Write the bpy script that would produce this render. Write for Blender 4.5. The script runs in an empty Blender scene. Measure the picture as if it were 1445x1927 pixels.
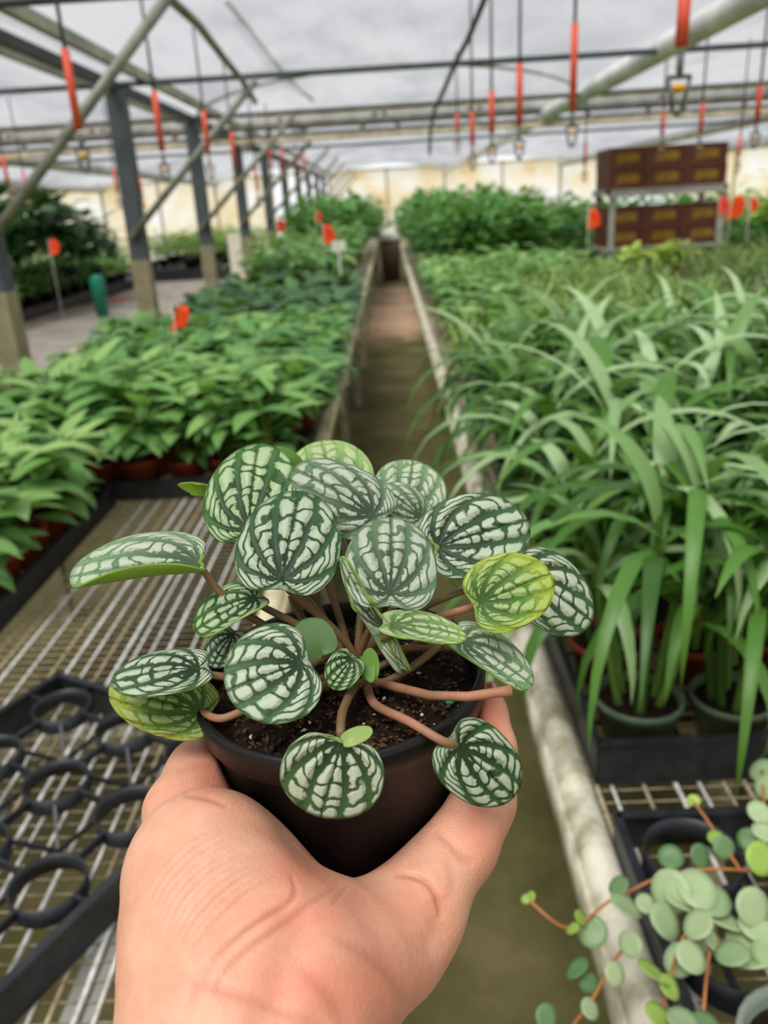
import bpy, bmesh, math, random
import numpy as np
from mathutils import Vector, Matrix, noise as mnoise

# ------------------------------------------------------------------ camera
SC = bpy.context.scene
COL = SC.collection
R = math.radians
FPX, CX, CY, EYE = 1500.0, 722.5, 963.5, 1.55
YAW, PITCH, ROLL = R(-1.4538), R(21.0437), R(3.3)
cf = Vector((math.sin(YAW) * math.cos(PITCH), math.cos(YAW) * math.cos(PITCH), -math.sin(PITCH)))
r0 = Vector((math.cos(YAW), -math.sin(YAW), 0))
u0 = r0.cross(cf)
cr = math.cos(ROLL) * r0 - math.sin(ROLL) * u0
cu = math.sin(ROLL) * r0 + math.cos(ROLL) * u0
CAMPOS = Vector((0, 0, EYE))
cam = bpy.data.cameras.new('camera')
camo = bpy.data.objects.new('camera', cam)
COL.objects.link(camo)
camo.matrix_world = Matrix(((cr.x, cu.x, -cf.x, 0), (cr.y, cu.y, -cf.y, 0), (cr.z, cu.z, -cf.z, EYE), (0, 0, 0, 1)))
cam.sensor_fit = 'VERTICAL'
cam.sensor_height = 36.0
cam.lens = FPX * 36.0 / 1927.0
cam.clip_start, cam.clip_end = 0.02, 200
cam.dof.use_dof = True
cam.dof.focus_distance = 0.262
cam.dof.aperture_fstop = 12.5
SC.camera = camo

# ------------------------------------------------------------------ light
SC.view_settings.view_transform = 'Standard'
SC.view_settings.look = 'None'
SC.view_settings.gamma = 1
SC.view_settings.use_curve_mapping = False
SC.view_settings.exposure = 0.0
SC.cycles.max_bounces = 7
SC.cycles.diffuse_bounces = 4
SC.cycles.glossy_bounces = 3
SC.cycles.transmission_bounces = 4
SC.cycles.transparent_max_bounces = 8
SC.cycles.use_denoising = True
SC.cycles.sample_clamp_indirect = 6
SC.cycles.caustics_reflective = False
SC.cycles.caustics_refractive = False
world = bpy.data.worlds.new('overcast_sky')
SC.world = world
world.use_nodes = True
wt = world.node_tree
wt.nodes['Background'].inputs[0].default_value = (0.97, 0.985, 1.0, 1)
wt.nodes['Background'].inputs[1].default_value = 1.15
sun = bpy.data.lights.new('sun', 'SUN')
sun.energy = 7.5
sun.angle = R(32)
sun.color = (1.0, 0.96, 0.88)
suno = bpy.data.objects.new('sun', sun)
COL.objects.link(suno)
SUNDIR = Vector((-0.28, -0.42, 1.0))      # where the sun stands
suno.rotation_euler = SUNDIR.to_track_quat('Z', 'Y').to_euler()

rng = random.Random(7)


def view_point(px, py, d):
    return CAMPOS + d * (cf + (px - CX) / FPX * cr + (CY - py) / FPX * cu)


def view_dir(x, y, z):
    return (x * cr + y * cu - z * cf).normalized()


def at_z(px, py, z):
    d = cf + (px - CX) / FPX * cr + (CY - py) / FPX * cu
    return CAMPOS + d * ((z - EYE) / d.z)


def at_y(px, py, y):
    d = cf + (px - CX) / FPX * cr + (CY - py) / FPX * cu
    return CAMPOS + d * (y / d.y)


# ------------------------------------------------------------------ materials
def srgb(r, g, b):
    f = lambda c: (c / 255 / 12.92) if c / 255 <= 0.04045 else ((c / 255 + 0.055) / 1.055) ** 2.4
    return (f(r), f(g), f(b), 1)


def new_mat(name):
    m = bpy.data.materials.new(name)
    m.use_nodes = True
    nt = m.node_tree
    nt.nodes.clear()
    out = nt.nodes.new('ShaderNodeOutputMaterial')
    return m, nt, out


class NT:
    def __init__(self, nt):
        self.nt = nt

    def n(self, kind, **kw):
        nd = self.nt.nodes.new('ShaderNode' + kind)
        for k, v in kw.items():
            setattr(nd, k, v)
        return nd

    def put(self, sock, v):
        if isinstance(v, bpy.types.NodeSocket):
            self.nt.links.new(v, sock)
        else:
            sock.default_value = v

    def math(self, op, a, b=0.0, c=0.0):
        nd = self.n('Math', operation=op)
        self.put(nd.inputs[0], a)
        self.put(nd.inputs[1], b)
        self.put(nd.inputs[2], c)
        return nd.outputs[0]

    def smooth(self, v, lo, hi, a=0.0, b=1.0):
        nd = self.n('MapRange', interpolation_type='SMOOTHSTEP')
        for i, x in enumerate((v, lo, hi, a, b)):
            self.put(nd.inputs[i], x)
        return nd.outputs[0]

    def mix(self, f, a, b, blend='MIX'):
        nd = self.n('Mix', data_type='RGBA', blend_type=blend)
        self.put(nd.inputs[0], f)
        self.put(nd.inputs[6], a)
        self.put(nd.inputs[7], b)
        return nd.outputs[2]

    def noise(self, vec, scale, detail=2.0, rough=0.5, dims='3D'):
        nd = self.n('TexNoise', noise_dimensions=dims)
        if vec is not None:
            self.put(nd.inputs['Vector'], vec)
        nd.inputs['Scale'].default_value = scale
        nd.inputs['Detail'].default_value = detail
        nd.inputs['Roughness'].default_value = rough
        return nd.outputs[0]

    def ramp(self, f, stops):
        nd = self.n('ValToRGB')
        self.put(nd.inputs[0], f)
        e = nd.color_ramp.elements
        while len(e) < len(stops):
            e.new(0.5)
        for el, (p, c) in zip(e, stops):
            el.position = p
            el.color = c
        return nd.outputs[0]

    def bump(self, h, strength, dist):
        nd = self.n('Bump')
        nd.inputs['Strength'].default_value = strength
        nd.inputs['Distance'].default_value = dist
        self.put(nd.inputs['Height'], h)
        return nd.outputs[0]

    def bsdf(self, color, rough=0.5, spec=0.5, metal=0.0, normal=None, sss=0.0):
        nd = self.n('BsdfPrincipled')
        self.put(nd.inputs['Base Color'], color)
        self.put(nd.inputs['Roughness'], rough)
        nd.inputs['Specular IOR Level'].default_value = spec
        self.put(nd.inputs['Metallic'], metal)
        if normal is not None:
            self.put(nd.inputs['Normal'], normal)
        return nd

    def mixsh(self, f, a, b):
        nd = self.n('MixShader')
        self.put(nd.inputs[0], f)
        self.nt.links.new(a, nd.inputs[1])
        self.nt.links.new(b, nd.inputs[2])
        return nd.outputs[0]

    def coord(self, which='Object'):
        return self.n('TexCoord').outputs[which]


def simple(name, col, col2=None, rough=0.6, spec=0.4, metal=0.0, scale=20, bump=0.0, detail=4):
    m, nt, out = new_mat(name)
    N = NT(nt)
    c = N.coord()
    nz = N.noise(c, scale, detail, 0.6)
    color = N.mix(N.smooth(nz, 0.35, 0.68), srgb(*col), srgb(*(col2 or col)))
    nrm = N.bump(nz, bump, 0.004) if bump else None
    b = N.bsdf(color, rough, spec, metal, nrm)
    nt.links.new(b.outputs[0], out.inputs[0])
    return m


def foliage_mat(name, dark, mid, light, trans=0.3, rough=0.45, spec=0.35, vein=None):
    """leaf colour picked per leaf by the u coordinate, with a paler midrib along v = centre of the blade"""
    m, nt, out = new_mat(name)
    N = NT(nt)
    uv = N.n('UVMap').outputs[0]
    sep = N.n('SeparateXYZ')
    nt.links.new(uv, sep.inputs[0])
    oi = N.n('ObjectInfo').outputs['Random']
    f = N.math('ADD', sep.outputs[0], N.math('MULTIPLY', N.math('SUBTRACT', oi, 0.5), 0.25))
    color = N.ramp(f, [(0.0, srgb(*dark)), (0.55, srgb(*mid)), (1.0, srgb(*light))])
    nz = N.noise(N.coord(), 60, 2)
    color = N.mix(0.25, color, N.mix(nz, (0.3, 0.3, 0.3, 1), (1.3, 1.3, 1.3, 1)), 'MULTIPLY')
    b = N.bsdf(color, rough, spec)
    t = N.n('BsdfTranslucent')
    tc = N.mix(0.5, color, srgb(150, 190, 40))
    nt.links.new(tc, t.inputs[0])
    nt.links.new(N.mixsh(trans, b.outputs[0], t.outputs[0]), out.inputs[0])
    return m


M = {}
M['galv'] = simple('galvanised_wire', (224, 225, 222), (176, 174, 166), 0.45, 0.5, 0.15, 60)
M['rust_wire'] = simple('weathered_wire', (190, 178, 150), (150, 130, 100), 0.7, 0.3, 0.1, 80)
M['rail'] = simple('limed_rail', (226, 222, 204), (156, 148, 122), 0.6, 0.4, 0.0, 16, 0.3, 8)
M['rail_cream'] = simple('cream_rail', (222, 213, 178), (180, 170, 135), 0.7, 0.3, 0.0, 10)
M['leg'] = simple('bench_leg', (168, 162, 140), (120, 118, 96), 0.7, 0.3, 0.1, 18)
M['tray'] = simple('black_tray_plastic', (30, 32, 37), (46, 48, 54), 0.42, 0.5, 0, 25, 0.1)
M['tray_dusty'] = simple('dusty_tray_plastic', (110, 112, 112), (70, 72, 76), 0.6, 0.4, 0, 60)
M['terracotta'] = simple('terracotta_plastic', (146, 60, 38), (112, 46, 32), 0.5, 0.4, 0, 12)
M['greenpot'] = simple('green_plastic', (92, 112, 88), (74, 92, 72), 0.45, 0.5, 0, 12)
M['greypot'] = simple('grey_green_plastic', (138, 150, 138), (110, 122, 112), 0.5, 0.5, 0, 12)
M['soil'] = simple('bark_soil', (26, 20, 17), (52, 38, 30), 0.95, 0.1, 0, 160, 0.8)
M['stem'] = foliage_mat('stem_green', (60, 95, 35), (92, 130, 50), (130, 150, 70), 0.15)
M['post_top'] = simple('post_slate_grey', (84, 93, 100), (72, 78, 82), 0.6, 0.4, 0.1, 6)
M['post_low'] = simple('post_weathered', (168, 158, 128), (132, 128, 104), 0.8, 0.2, 0, 5)
M['pipe'] = simple('galvanised_pipe', (150, 152, 140), (116, 120, 112), 0.5, 0.4, 0.2, 8)
M['darkpipe'] = simple('grey_steel_bar', (86, 92, 96), (70, 75, 80), 0.6, 0.4, 0.1, 8)
M['gutter'] = simple('gutter_metal', (176, 176, 150), (134, 134, 116), 0.5, 0.4, 0.1, 3)
M['gutter_white'] = simple('white_gutter_metal', (244, 244, 244), (200, 201, 203), 0.25, 0.7, 0.1, 2.5)
M['beam_cream'] = simple('cream_timber', (214, 205, 180), (168, 160, 138), 0.8, 0.2, 0, 5)
M['beam_grey'] = simple('grey_pipe_chord', (142, 140, 132), (108, 106, 100), 0.7, 0.3, 0.1, 5)
M['orange'] = simple('orange_sleeve', (232, 92, 62), (214, 80, 56), 0.5, 0.4)
M['flag'] = simple('orange_flag_plastic', (255, 84, 26), (250, 66, 16), 0.5, 0.4)
M['flag_red'] = simple('coral_flag_plastic', (250, 82, 66), (235, 66, 52), 0.5, 0.4)
M['blacktube'] = simple('grey_black_tube', (92, 94, 98), (74, 76, 80), 0.6, 0.4)
M['yellow'] = simple('yellow_plastic', (232, 172, 40), (214, 156, 32), 0.5, 0.4)
M['greyplastic'] = simple('grey_plastic', (112, 114, 112), (92, 94, 92), 0.5, 0.4)
M['crate'] = simple('brown_crate_plastic', (98, 56, 40), (78, 42, 30), 0.6, 0.3, 0, 6)
M['crate_dark'] = simple('dark_crate_inside', (50, 28, 22), (40, 22, 18), 0.8, 0.2)
M['crate_label'] = simple('crate_label_yellow', (142, 112, 40), (108, 80, 32), 0.7, 0.2, 0, 25)
M['cart'] = simple('cart_steel', (172, 172, 166), (146, 146, 140), 0.5, 0.4, 0.2, 6)
M['white'] = simple('white_plastic', (236, 236, 224), (214, 214, 198), 0.5, 0.4)
M['bin'] = simple('brown_bin_plastic', (98, 84, 56), (80, 70, 46), 0.6, 0.3)
M['blackbag'] = simple('black_bag_plastic', (30, 32, 36), (46, 48, 52), 0.4, 0.5, 0, 8, 0.4)
M['teal'] = simple('teal_plastic', (20, 128, 100), (14, 110, 86), 0.5, 0.4)
M['mat'] = simple('grey_ground_mat', (168, 160, 150), (140, 132, 122), 0.9, 0.2, 0, 3, 0.1)
M['board'] = simple('pale_board', (200, 196, 160), (170, 164, 130), 0.8, 0.2, 0, 4)
M['petiole'] = simple('petiole_brown_green', (126, 94, 64), (104, 92, 54), 0.5, 0.4, 0, 80)
M['petiole_pink'] = simple('petiole_pink', (176, 122, 98), (138, 104, 74), 0.5, 0.4, 0, 60)
M['vine'] = simple('vine_stem_orange', (186, 122, 72), (160, 104, 60), 0.55, 0.3, 0, 40)
M['perlite'] = simple('perlite', (226, 220, 206), None, 0.9, 0.2)
M['bark'] = simple('bark_chip', (104, 74, 52), (26, 19, 15), 0.9, 0.15, 0, 130)
M['pellet'] = simple('green_pellet', (20, 140, 90), None, 0.5, 0.4)
M['wallframe'] = simple('wall_frame', (205, 196, 165), (180, 170, 140), 0.7, 0.3)

M['leafy'] = foliage_mat('leafy_green', (60, 108, 52), (118, 174, 96), (178, 218, 126), 0.32, 0.42, 0.45)
M['leafy_light'] = foliage_mat('leafy_light_green', (72, 122, 58), (136, 188, 106), (192, 226, 142), 0.34, 0.45, 0.4)
M['leafy_dark'] = foliage_mat('leafy_dark_green', (30, 72, 40), (60, 110, 62), (108, 156, 88), 0.2, 0.35, 0.5)
M['strap'] = foliage_mat('strap_leaf_green', (34, 76, 16), (92, 142, 56), (188, 216, 164), 0.20, 0.42, 0.45)
M['feather'] = foliage_mat('fine_palm_green', (92, 124, 56), (138, 172, 92), (182, 206, 128), 0.32, 0.5, 0.3)
M['bush'] = foliage_mat('bush_green', (50, 100, 44), (96, 154, 76), (144, 194, 108), 0.25, 0.5, 0.3)
M['bush_yellow'] = foliage_mat('yellow_green', (150, 190, 60), (196, 222, 100), (226, 236, 140), 0.35, 0.5, 0.3)
M['coin'] = foliage_mat('round_leaf_sage', (96, 138, 84), (148, 178, 128), (196, 216, 166), 0.2, 0.4, 0.45)
M['coin_young'] = foliage_mat('round_leaf_lime', (134, 176, 74), (170, 204, 96), (200, 224, 120), 0.25, 0.4, 0.4)


def film_material():
    m, nt, out = new_mat('shade_film')
    N = NT(nt)
    c = N.coord()
    mp = N.n('Mapping')
    mp.inputs['Scale'].default_value = (1.2, 0.35, 1)
    nt.links.new(c, mp.inputs[0])
    nz = N.noise(mp.outputs[0], 1.6, 5, 0.6)
    nz2 = N.noise(c, 0.35, 2)
    col = N.mix(N.smooth(N.math('MULTIPLY', N.math('ADD', nz, nz2), 0.5), 0.36, 0.62), srgb(92, 93, 98), srgb(150, 151, 156))
    d = N.n('BsdfDiffuse')
    nt.links.new(col, d.inputs[0])
    t = N.n('BsdfTranslucent')
    nt.links.new(col, t.inputs[0])
    tr = N.n('BsdfTransparent')
    tr.inputs[0].default_value = (0.84, 0.85, 0.87, 1)
    dif = N.mixsh(0.55, d.outputs[0], t.outputs[0])
    nt.links.new(N.mixsh(0.42, dif, tr.outputs[0]), out.inputs[0])
    return m


def cream_material():
    m, nt, out = new_mat('cream_wall_film')
    N = NT(nt)
    c = N.coord()
    nz = N.noise(c, 0.9, 4, 0.6)
    col = N.ramp(nz, [(0.32, srgb(246, 226, 190)), (0.46, srgb(253, 245, 224)), (0.6, srgb(255, 254, 250))])
    d = N.n('BsdfDiffuse')
    nt.links.new(col, d.inputs[0])
    t = N.n('BsdfTranslucent')
    nt.links.new(col, t.inputs[0])
    nt.links.new(N.mixsh(0.85, d.outputs[0], t.outputs[0]), out.inputs[0])
    return m


def floor_material():
    m, nt, out = new_mat('mossy_concrete')
    N = NT(nt)
    c = N.coord()
    n1 = N.noise(c, 2.2, 6, 0.65)
    n2 = N.noise(c, 14, 5, 0.6)
    col = N.ramp(n1, [(0.3, srgb(68, 67, 32)), (0.5, srgb(94, 89, 54)), (0.7, srgb(120, 108, 78))])
    col = N.mix(N.smooth(n2, 0.5, 0.75, 0, 0.5), col, srgb(96, 100, 48))
    # lit stretch further down the walkway, painted in as a pale pinkish band
    sep = N.n('SeparateXYZ')
    nt.links.new(c, sep.inputs[0])
    y = N.math('ADD', sep.outputs[1], N.math('MULTIPLY', N.math('SUBTRACT', n1, 0.5), 2.5))
    lit_band = N.math('MULTIPLY', N.smooth(y, 9.6, 10.8), N.smooth(y, 15.5, 17.0, 1, 0))
    col = N.mix(N.math('MULTIPLY', lit_band, 0.85), col, srgb(214, 178, 150))
    b = N.bsdf(col, 0.9, 0.25, 0, N.bump(n2, 0.4, 0.004))
    nt.links.new(b.outputs[0], out.inputs[0])
    return m


M['film'] = film_material()
M['cream'] = cream_material()
M['floor'] = floor_material()


def peperomia_material(name, dark, silver, margin, margin_amt, blotch=0.5, seed=0.0, trans=0.12):
    m, nt, out = new_mat(name)
    N = NT(nt)
    uv = N.n('UVMap').outputs[0]
    sep = N.n('SeparateXYZ')
    nt.links.new(uv, sep.inputs[0])
    q = N.math('MULTIPLY_ADD', sep.outputs[0], 2.0, -1.0)
    t = sep.outputs[1]
    obj = N.coord()
    wob = N.noise(obj, 650, 3, 0.6)
    wobc = N.math('SUBTRACT', wob, 0.5)
    wob2 = N.math('SUBTRACT', N.noise(obj, 130, 1, 0.5), 0.5)
    k = N.math('MULTIPLY_ADD', wob2, 0.35, N.math('MULTIPLY_ADD', wobc, 0.22, N.math('MULTIPLY', N.math('ABSOLUTE', q), 4.3)))
    fr = N.math('FRACT', k)
    d = N.math('ABSOLUTE', N.math('SUBTRACT', fr, 0.5))
    # distance to the main veins, and to the cross veinlets that break each strip into blotches
    cell = N.math('FLOOR', k)
    strip_id = N.math('ADD', N.math('MULTIPLY', N.math('SIGN', q), 17.31 + seed), N.math('MULTIPLY', cell, 3.7))
    wn = N.n('TexWhiteNoise', noise_dimensions='1D')
    nt.links.new(strip_id, wn.inputs['W'])
    hsh = wn.outputs['Value']
    tt = N.math('MULTIPLY_ADD', t, N.math('MULTIPLY_ADD', hsh, 2.2, 4.4), N.math('MULTIPLY', hsh, 9.0))
    tt = N.math('ADD', tt, N.math('MULTIPLY', wob2, 2.4))
    e = N.math('ABSOLUTE', N.math('SUBTRACT', N.math('FRACT', tt), 0.5))
    a_ = N.math('MAXIMUM', N.math('MULTIPLY', N.math('SUBTRACT', 0.5, d), N.math('MULTIPLY', t, 0.36)), 0.001)
    b_ = N.math('MAXIMUM', N.math('MULTIPLY_ADD', N.math('SUBTRACT', 0.5, e), 0.20, 0.012 + 0.02 * (1 - blotch)), 0.001)
    sm = N.math('POWER', N.math('ADD', N.math('POWER', a_, -2.0), N.math('POWER', b_, -2.0)), -0.5)
    sm = N.math('ADD', sm, N.math('MULTIPLY', wobc, 0.042))
    sm = N.math('DIVIDE', sm, N.math('MULTIPLY_ADD', t, 0.55, 0.47))
    patch = N.smooth(sm, 0.031, 0.050)
    strip = N.smooth(a_, 0.018, 0.09)
    crossv = N.smooth(sm, 0.015, 0.065)
    edge = N.smooth(t, 0.93, 0.995, 1, 0.25)
    patch = N.math('MULTIPLY', patch, edge)
    fine = N.noise(obj, 1400, 2, 0.6)
    sil = N.mix(fine, srgb(*[int(c * 0.92) for c in silver]), srgb(*[min(255, c + 14) for c in silver]))
    drk = N.mix(N.smooth(t, 0.1, 0.95), srgb(*[int(c * 0.86) for c in dark]), srgb(*[min(255, int(c * 1.25 + 8)) for c in dark]))
    col = N.mix(patch, drk, sil)
    mg = N.math('MULTIPLY', N.smooth(N.math('ADD', t, N.math('MULTIPLY', wobc, 0.5)), 0.55, 1.02), margin_amt)
    col = N.mix(mg, col, srgb(*margin))
    h = N.math('ADD', N.math('MULTIPLY', strip, 0.6), N.math('MULTIPLY', N.math('MULTIPLY', strip, crossv), 0.4))
    h = N.math('ADD', h, N.math('MULTIPLY', fine, 0.05))
    b = N.bsdf(col, 0.46, 0.28, 0, N.bump(h, 0.8, 0.0010))
    tl = N.n('BsdfTranslucent')
    nt.links.new(N.mix(0.5, col, srgb(150, 190, 40)), tl.inputs[0])
    nt.links.new(N.mixsh(trans, b.outputs[0], tl.outputs[0]), out.inputs[0])
    return m


def plain_leaf_material(name, c1, c2, trans=0.25):
    m, nt, out = new_mat(name)
    N = NT(nt)
    obj = N.coord()
    nz = N.noise(obj, 120, 3)
    col = N.mix(nz, srgb(*c1), srgb(*c2))
    b = N.bsdf(col, 0.45, 0.4, 0, N.bump(nz, 0.2, 0.0005))
    tl = N.n('BsdfTranslucent')
    nt.links.new(col, tl.inputs[0])
    nt.links.new(N.mixsh(trans, b.outputs[0], tl.outputs[0]), out.inputs[0])
    return m


M['under'] = plain_leaf_material('peperomia_underside', (118, 160, 52), (146, 184, 72))
M['under_pale'] = plain_leaf_material('peperomia_underside_pale', (150, 178, 96), (172, 196, 118))
M['plain_green'] = plain_leaf_material('young_plain_leaf', (92, 140, 52), (120, 164, 70))
M['plain_grey'] = plain_leaf_material('matt_plain_leaf', (72, 110, 52), (90, 128, 66))
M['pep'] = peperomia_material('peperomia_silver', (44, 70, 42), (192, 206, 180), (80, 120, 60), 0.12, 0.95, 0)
M['pep_dark'] = peperomia_material('peperomia_dark', (34, 62, 34), (180, 196, 168), (70, 110, 60), 0.1, 0.97, 3)
M['pep_green'] = peperomia_material('peperomia_green', (34, 68, 26), (176, 198, 154), (90, 140, 46), 0.22, 0.97, 5)
M['pep_grey'] = peperomia_material('peperomia_grey', (70, 92, 66), (184, 195, 174), (110, 130, 100), 0.15, 0.9, 9)
M['pep_pale'] = peperomia_material('peperomia_pale', (104, 140, 80), (206, 220, 172), (196, 220, 128), 0.4, 0.85, 11, 0.3)
M['pep_lite'] = peperomia_material('peperomia_light', (88, 116, 80), (202, 212, 190), (150, 180, 120), 0.2, 0.8, 13, 0.2)
M['pep_yellow'] = peperomia_material('peperomia_yellowing', (78, 118, 46), (176, 202, 130), (196, 208, 60), 0.6, 0.9, 15, 0.25)
M['pep_sick'] = peperomia_material('peperomia_turning_yellow', (66, 104, 30), (150, 176, 110), (196, 200, 92), 0.6, 0.9, 17, 0.2)


def skin_material():
    m, nt, out = new_mat('skin')
    N = NT(nt)
    at = N.n('Attribute')
    at.attribute_name = 'flush'
    obj = N.coord()
    n1 = N.noise(obj, 45, 4, 0.6)
    n2 = N.noise(obj, 900, 3, 0.6)
    n3 = N.noise(obj, 260, 3, 0.6)
    base = N.mix(N.smooth(n1, 0.35, 0.7), srgb(232, 178, 150), srgb(222, 160, 132))
    sepc = N.n('SeparateColor')
    nt.links.new(at.outputs['Color'], sepc.inputs[0])
    base = N.mix(N.math('MULTIPLY', sepc.outputs[0], 0.75), base, srgb(226, 112, 88))
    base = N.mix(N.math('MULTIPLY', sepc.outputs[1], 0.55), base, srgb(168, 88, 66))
    base = N.mix(N.math('MULTIPLY', sepc.outputs[2], 0.6), base, srgb(232, 188, 160))
    vor = N.n('TexVoronoi', feature='DISTANCE_TO_EDGE')
    vor.inputs['Scale'].default_value = 620
    nt.links.new(obj, vor.inputs['Vector'])
    h = N.math('ADD', N.math('MULTIPLY', n2, 0.4), N.math('ADD', n3, N.smooth(vor.outputs['Distance'], 0.0, 0.25, 0, 0.35)))
    base = N.mix(N.smooth(n3, 0.3, 0.75, 0, 0.22), base, srgb(206, 128, 100))
    b = N.bsdf(base, 0.48, 0.45, 0, N.bump(h, 0.26, 0.0006))
    b.inputs['Subsurface Weight'].default_value = 0.25
    b.inputs['Subsurface Radius'].default_value = (1.0, 0.35, 0.18)
    b.inputs['Subsurface Scale'].default_value = 0.004
    nt.links.new(b.outputs[0], out.inputs[0])
    return m


def pot_material():
    m, nt, out = new_mat('black_nursery_pot')
    N = NT(nt)
    obj = N.coord()
    n1 = N.noise(obj, 70, 5, 0.7)
    n2 = N.noise(obj, 900, 2, 0.6)
    col = N.mix(N.smooth(n1, 0.52, 0.72), srgb(17, 16, 18), srgb(28, 26, 28))
    col = N.mix(N.smooth(n2, 0.72, 0.8, 0, 0.5), col, srgb(120, 112, 104))
    b = N.bsdf(col, N.smooth(n1, 0.3, 0.7, 0.32, 0.46), 0.34, 0, N.bump(n1, 0.06, 0.001))
    nt.links.new(b.outputs[0], out.inputs[0])
    return m


M['skin'] = skin_material()
M['pot'] = pot_material()


# ------------------------------------------------------------------ mesh helpers
class MB:
    def __init__(self):
        self.v, self.f, self.m, self.uv = [], [], [], []

    def face(self, idx, mat=0, uv=None):
        self.f.append(tuple(idx))
        self.m.append(mat)
        self.uv.append(uv or [(0.5, 0.5)] * len(idx))

    def box(self, lo, hi, mat=0, M4=None):
        b = len(self.v)
        for x in (lo[0], hi[0]):
            for y in (lo[1], hi[1]):
                for z in (lo[2], hi[2]):
                    p = Vector((x, y, z))
                    self.v.append(M4 @ p if M4 else p)
        for q in ((0, 1, 3, 2), (4, 6, 7, 5), (0, 4, 5, 1), (2, 3, 7, 6), (0, 2, 6, 4), (1, 5, 7, 3)):
            self.face([b + i for i in q], mat)

    def tube(self, pts, rad, n=6, mat=0, cap=True, uvx=0.5):
        pts = [Vector(p) for p in pts]
        rads = rad if isinstance(rad, (list, tuple)) else [rad] * len(pts)
        b = len(self.v)
        prev = None
        for i, p in enumerate(pts):
            a = pts[max(0, i - 1)]
            c = pts[min(len(pts) - 1, i + 1)]
            d = (c - a).normalized()
            if prev is None:
                ref = Vector((0, 0, 1)) if abs(d.z) < 0.9 else Vector((1, 0, 0))
                s = d.cross(ref).normalized()
            else:
                s = (prev - d * prev.dot(d)).normalized()
            prev = s
            t = d.cross(s)
            for k in range(n):
                an = 2 * math.pi * k / n
                self.v.append(p + rads[i] * (math.cos(an) * s + math.sin(an) * t))
        for i in range(len(pts) - 1):
            for k in range(n):
                k2 = (k + 1) % n
                self.face((b + i * n + k, b + i * n + k2, b + (i + 1) * n + k2, b + (i + 1) * n + k), mat, [(uvx, 0.5)] * 4)
        if cap:
            self.face([b + k for k in range(n)][::-1], mat, [(uvx, .5)] * n)
            self.face([b + (len(pts) - 1) * n + k for k in range(n)], mat, [(uvx, .5)] * n)

    def bar(self, a, b_, w, h, mat=0):
        """rectangular bar between two points"""
        a, b_ = Vector(a), Vector(b_)
        d = (b_ - a)
        L = d.length
        d.normalize()
        up = Vector((0, 0, 1)) if abs(d.z) < 0.95 else Vector((0, 1, 0))
        s = d.cross(up).normalized()
        t = s.cross(d)
        M4 = Matrix(((d.x, s.x, t.x, a.x), (d.y, s.y, t.y, a.y), (d.z, s.z, t.z, a.z), (0, 0, 0, 1)))
        self.box((0, -w / 2, -h / 2), (L, w / 2, h / 2), mat, M4)

    def lathe(self, prof, n=24, mat=0, c=(0, 0, 0), close=False):
        b = len(self.v)
        c = Vector(c)
        for r, z in prof:
            for k in range(n):
                a = 2 * math.pi * k / n
                self.v.append(c + Vector((r * math.cos(a), r * math.sin(a), z)))
        for i in range(len(prof) - 1):
            for k in range(n):
                k2 = (k + 1) % n
                self.face((b + i * n + k, b + i * n + k2, b + (i + 1) * n + k2, b + (i + 1) * n + k), mat)
        if close:
            self.face([b + k for k in range(n)][::-1], mat)
            self.face([b + (len(prof) - 1) * n + k for k in range(n)], mat)

    def strip(self, path, widths, side, fold=0.2, u=0.5, mat=0, twist=0.0):
        """a leaf blade: path points, half-widths, three columns with a V fold along the midrib"""
        b = len(self.v)
        n = len(path)
        for i, p in enumerate(path):
            d = (path[min(n - 1, i + 1)] - path[max(0, i - 1)]).normalized()
            s = side - d * side.dot(d)
            if s.length < 1e-4:
                s = Vector((1, 0, 0))
            s.normalize()
            if twist:
                s = Matrix.Rotation(twist * i / n, 3, d) @ s
            nn = s.cross(d)
            w = widths[i]
            self.v += [p + s * w + nn * w * fold, p.copy(), p - s * w + nn * w * fold]
        for i in range(n - 1):
            a = b + 3 * i
            t0, t1 = i / (n - 1), (i + 1) / (n - 1)
            self.face((a, a + 1, a + 4, a + 3), mat, [(u, t0), (u, t0), (u, t1), (u, t1)])
            self.face((a + 1, a + 2, a + 5, a + 4), mat, [(u, t0), (u, t0), (u, t1), (u, t1)])

    def mesh(self, name, mats, smooth=True):
        me = bpy.data.meshes.new(name)
        me.from_pydata([tuple(p) for p in self.v], [], self.f)
        for m in mats:
            me.materials.append(m)
        me.polygons.foreach_set('material_index', self.m)
        uvl = me.uv_layers.new(name='UVMap')
        flat = [c for uv in self.uv for p in uv for c in p]
        uvl.data.foreach_set('uv', flat)
        me.polygons.foreach_set('use_smooth', [smooth] * len(self.f))
        me.update()
        return me


def obj(name, me, parent=None, loc=None):
    o = bpy.data.objects.new(name, me)
    COL.objects.link(o)
    if parent:
        o.parent = parent
    if loc is not None:
        o.location = loc
    return o


def build(mb, name, mats, parent=None, smooth=True):
    if not isinstance(mats, (list, tuple)):
        mats = [mats]
    return obj(name, mb.mesh(name, mats, smooth), parent)


def tag(o, label=None, cat=None, group=None, kind=None):
    if label:
        o['label'] = label
    if cat:
        o['category'] = cat
    if group:
        o['group'] = group
    if kind:
        o['kind'] = kind
    return o


def thing(name, loc, label, cat, group=None, rz=0.0):
    o = bpy.data.objects.new(name, None)
    COL.objects.link(o)
    o.location = loc
    o.rotation_euler = (0, 0, rz)
    o.empty_display_size = 0.05
    return tag(o, label, cat, group)


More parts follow.
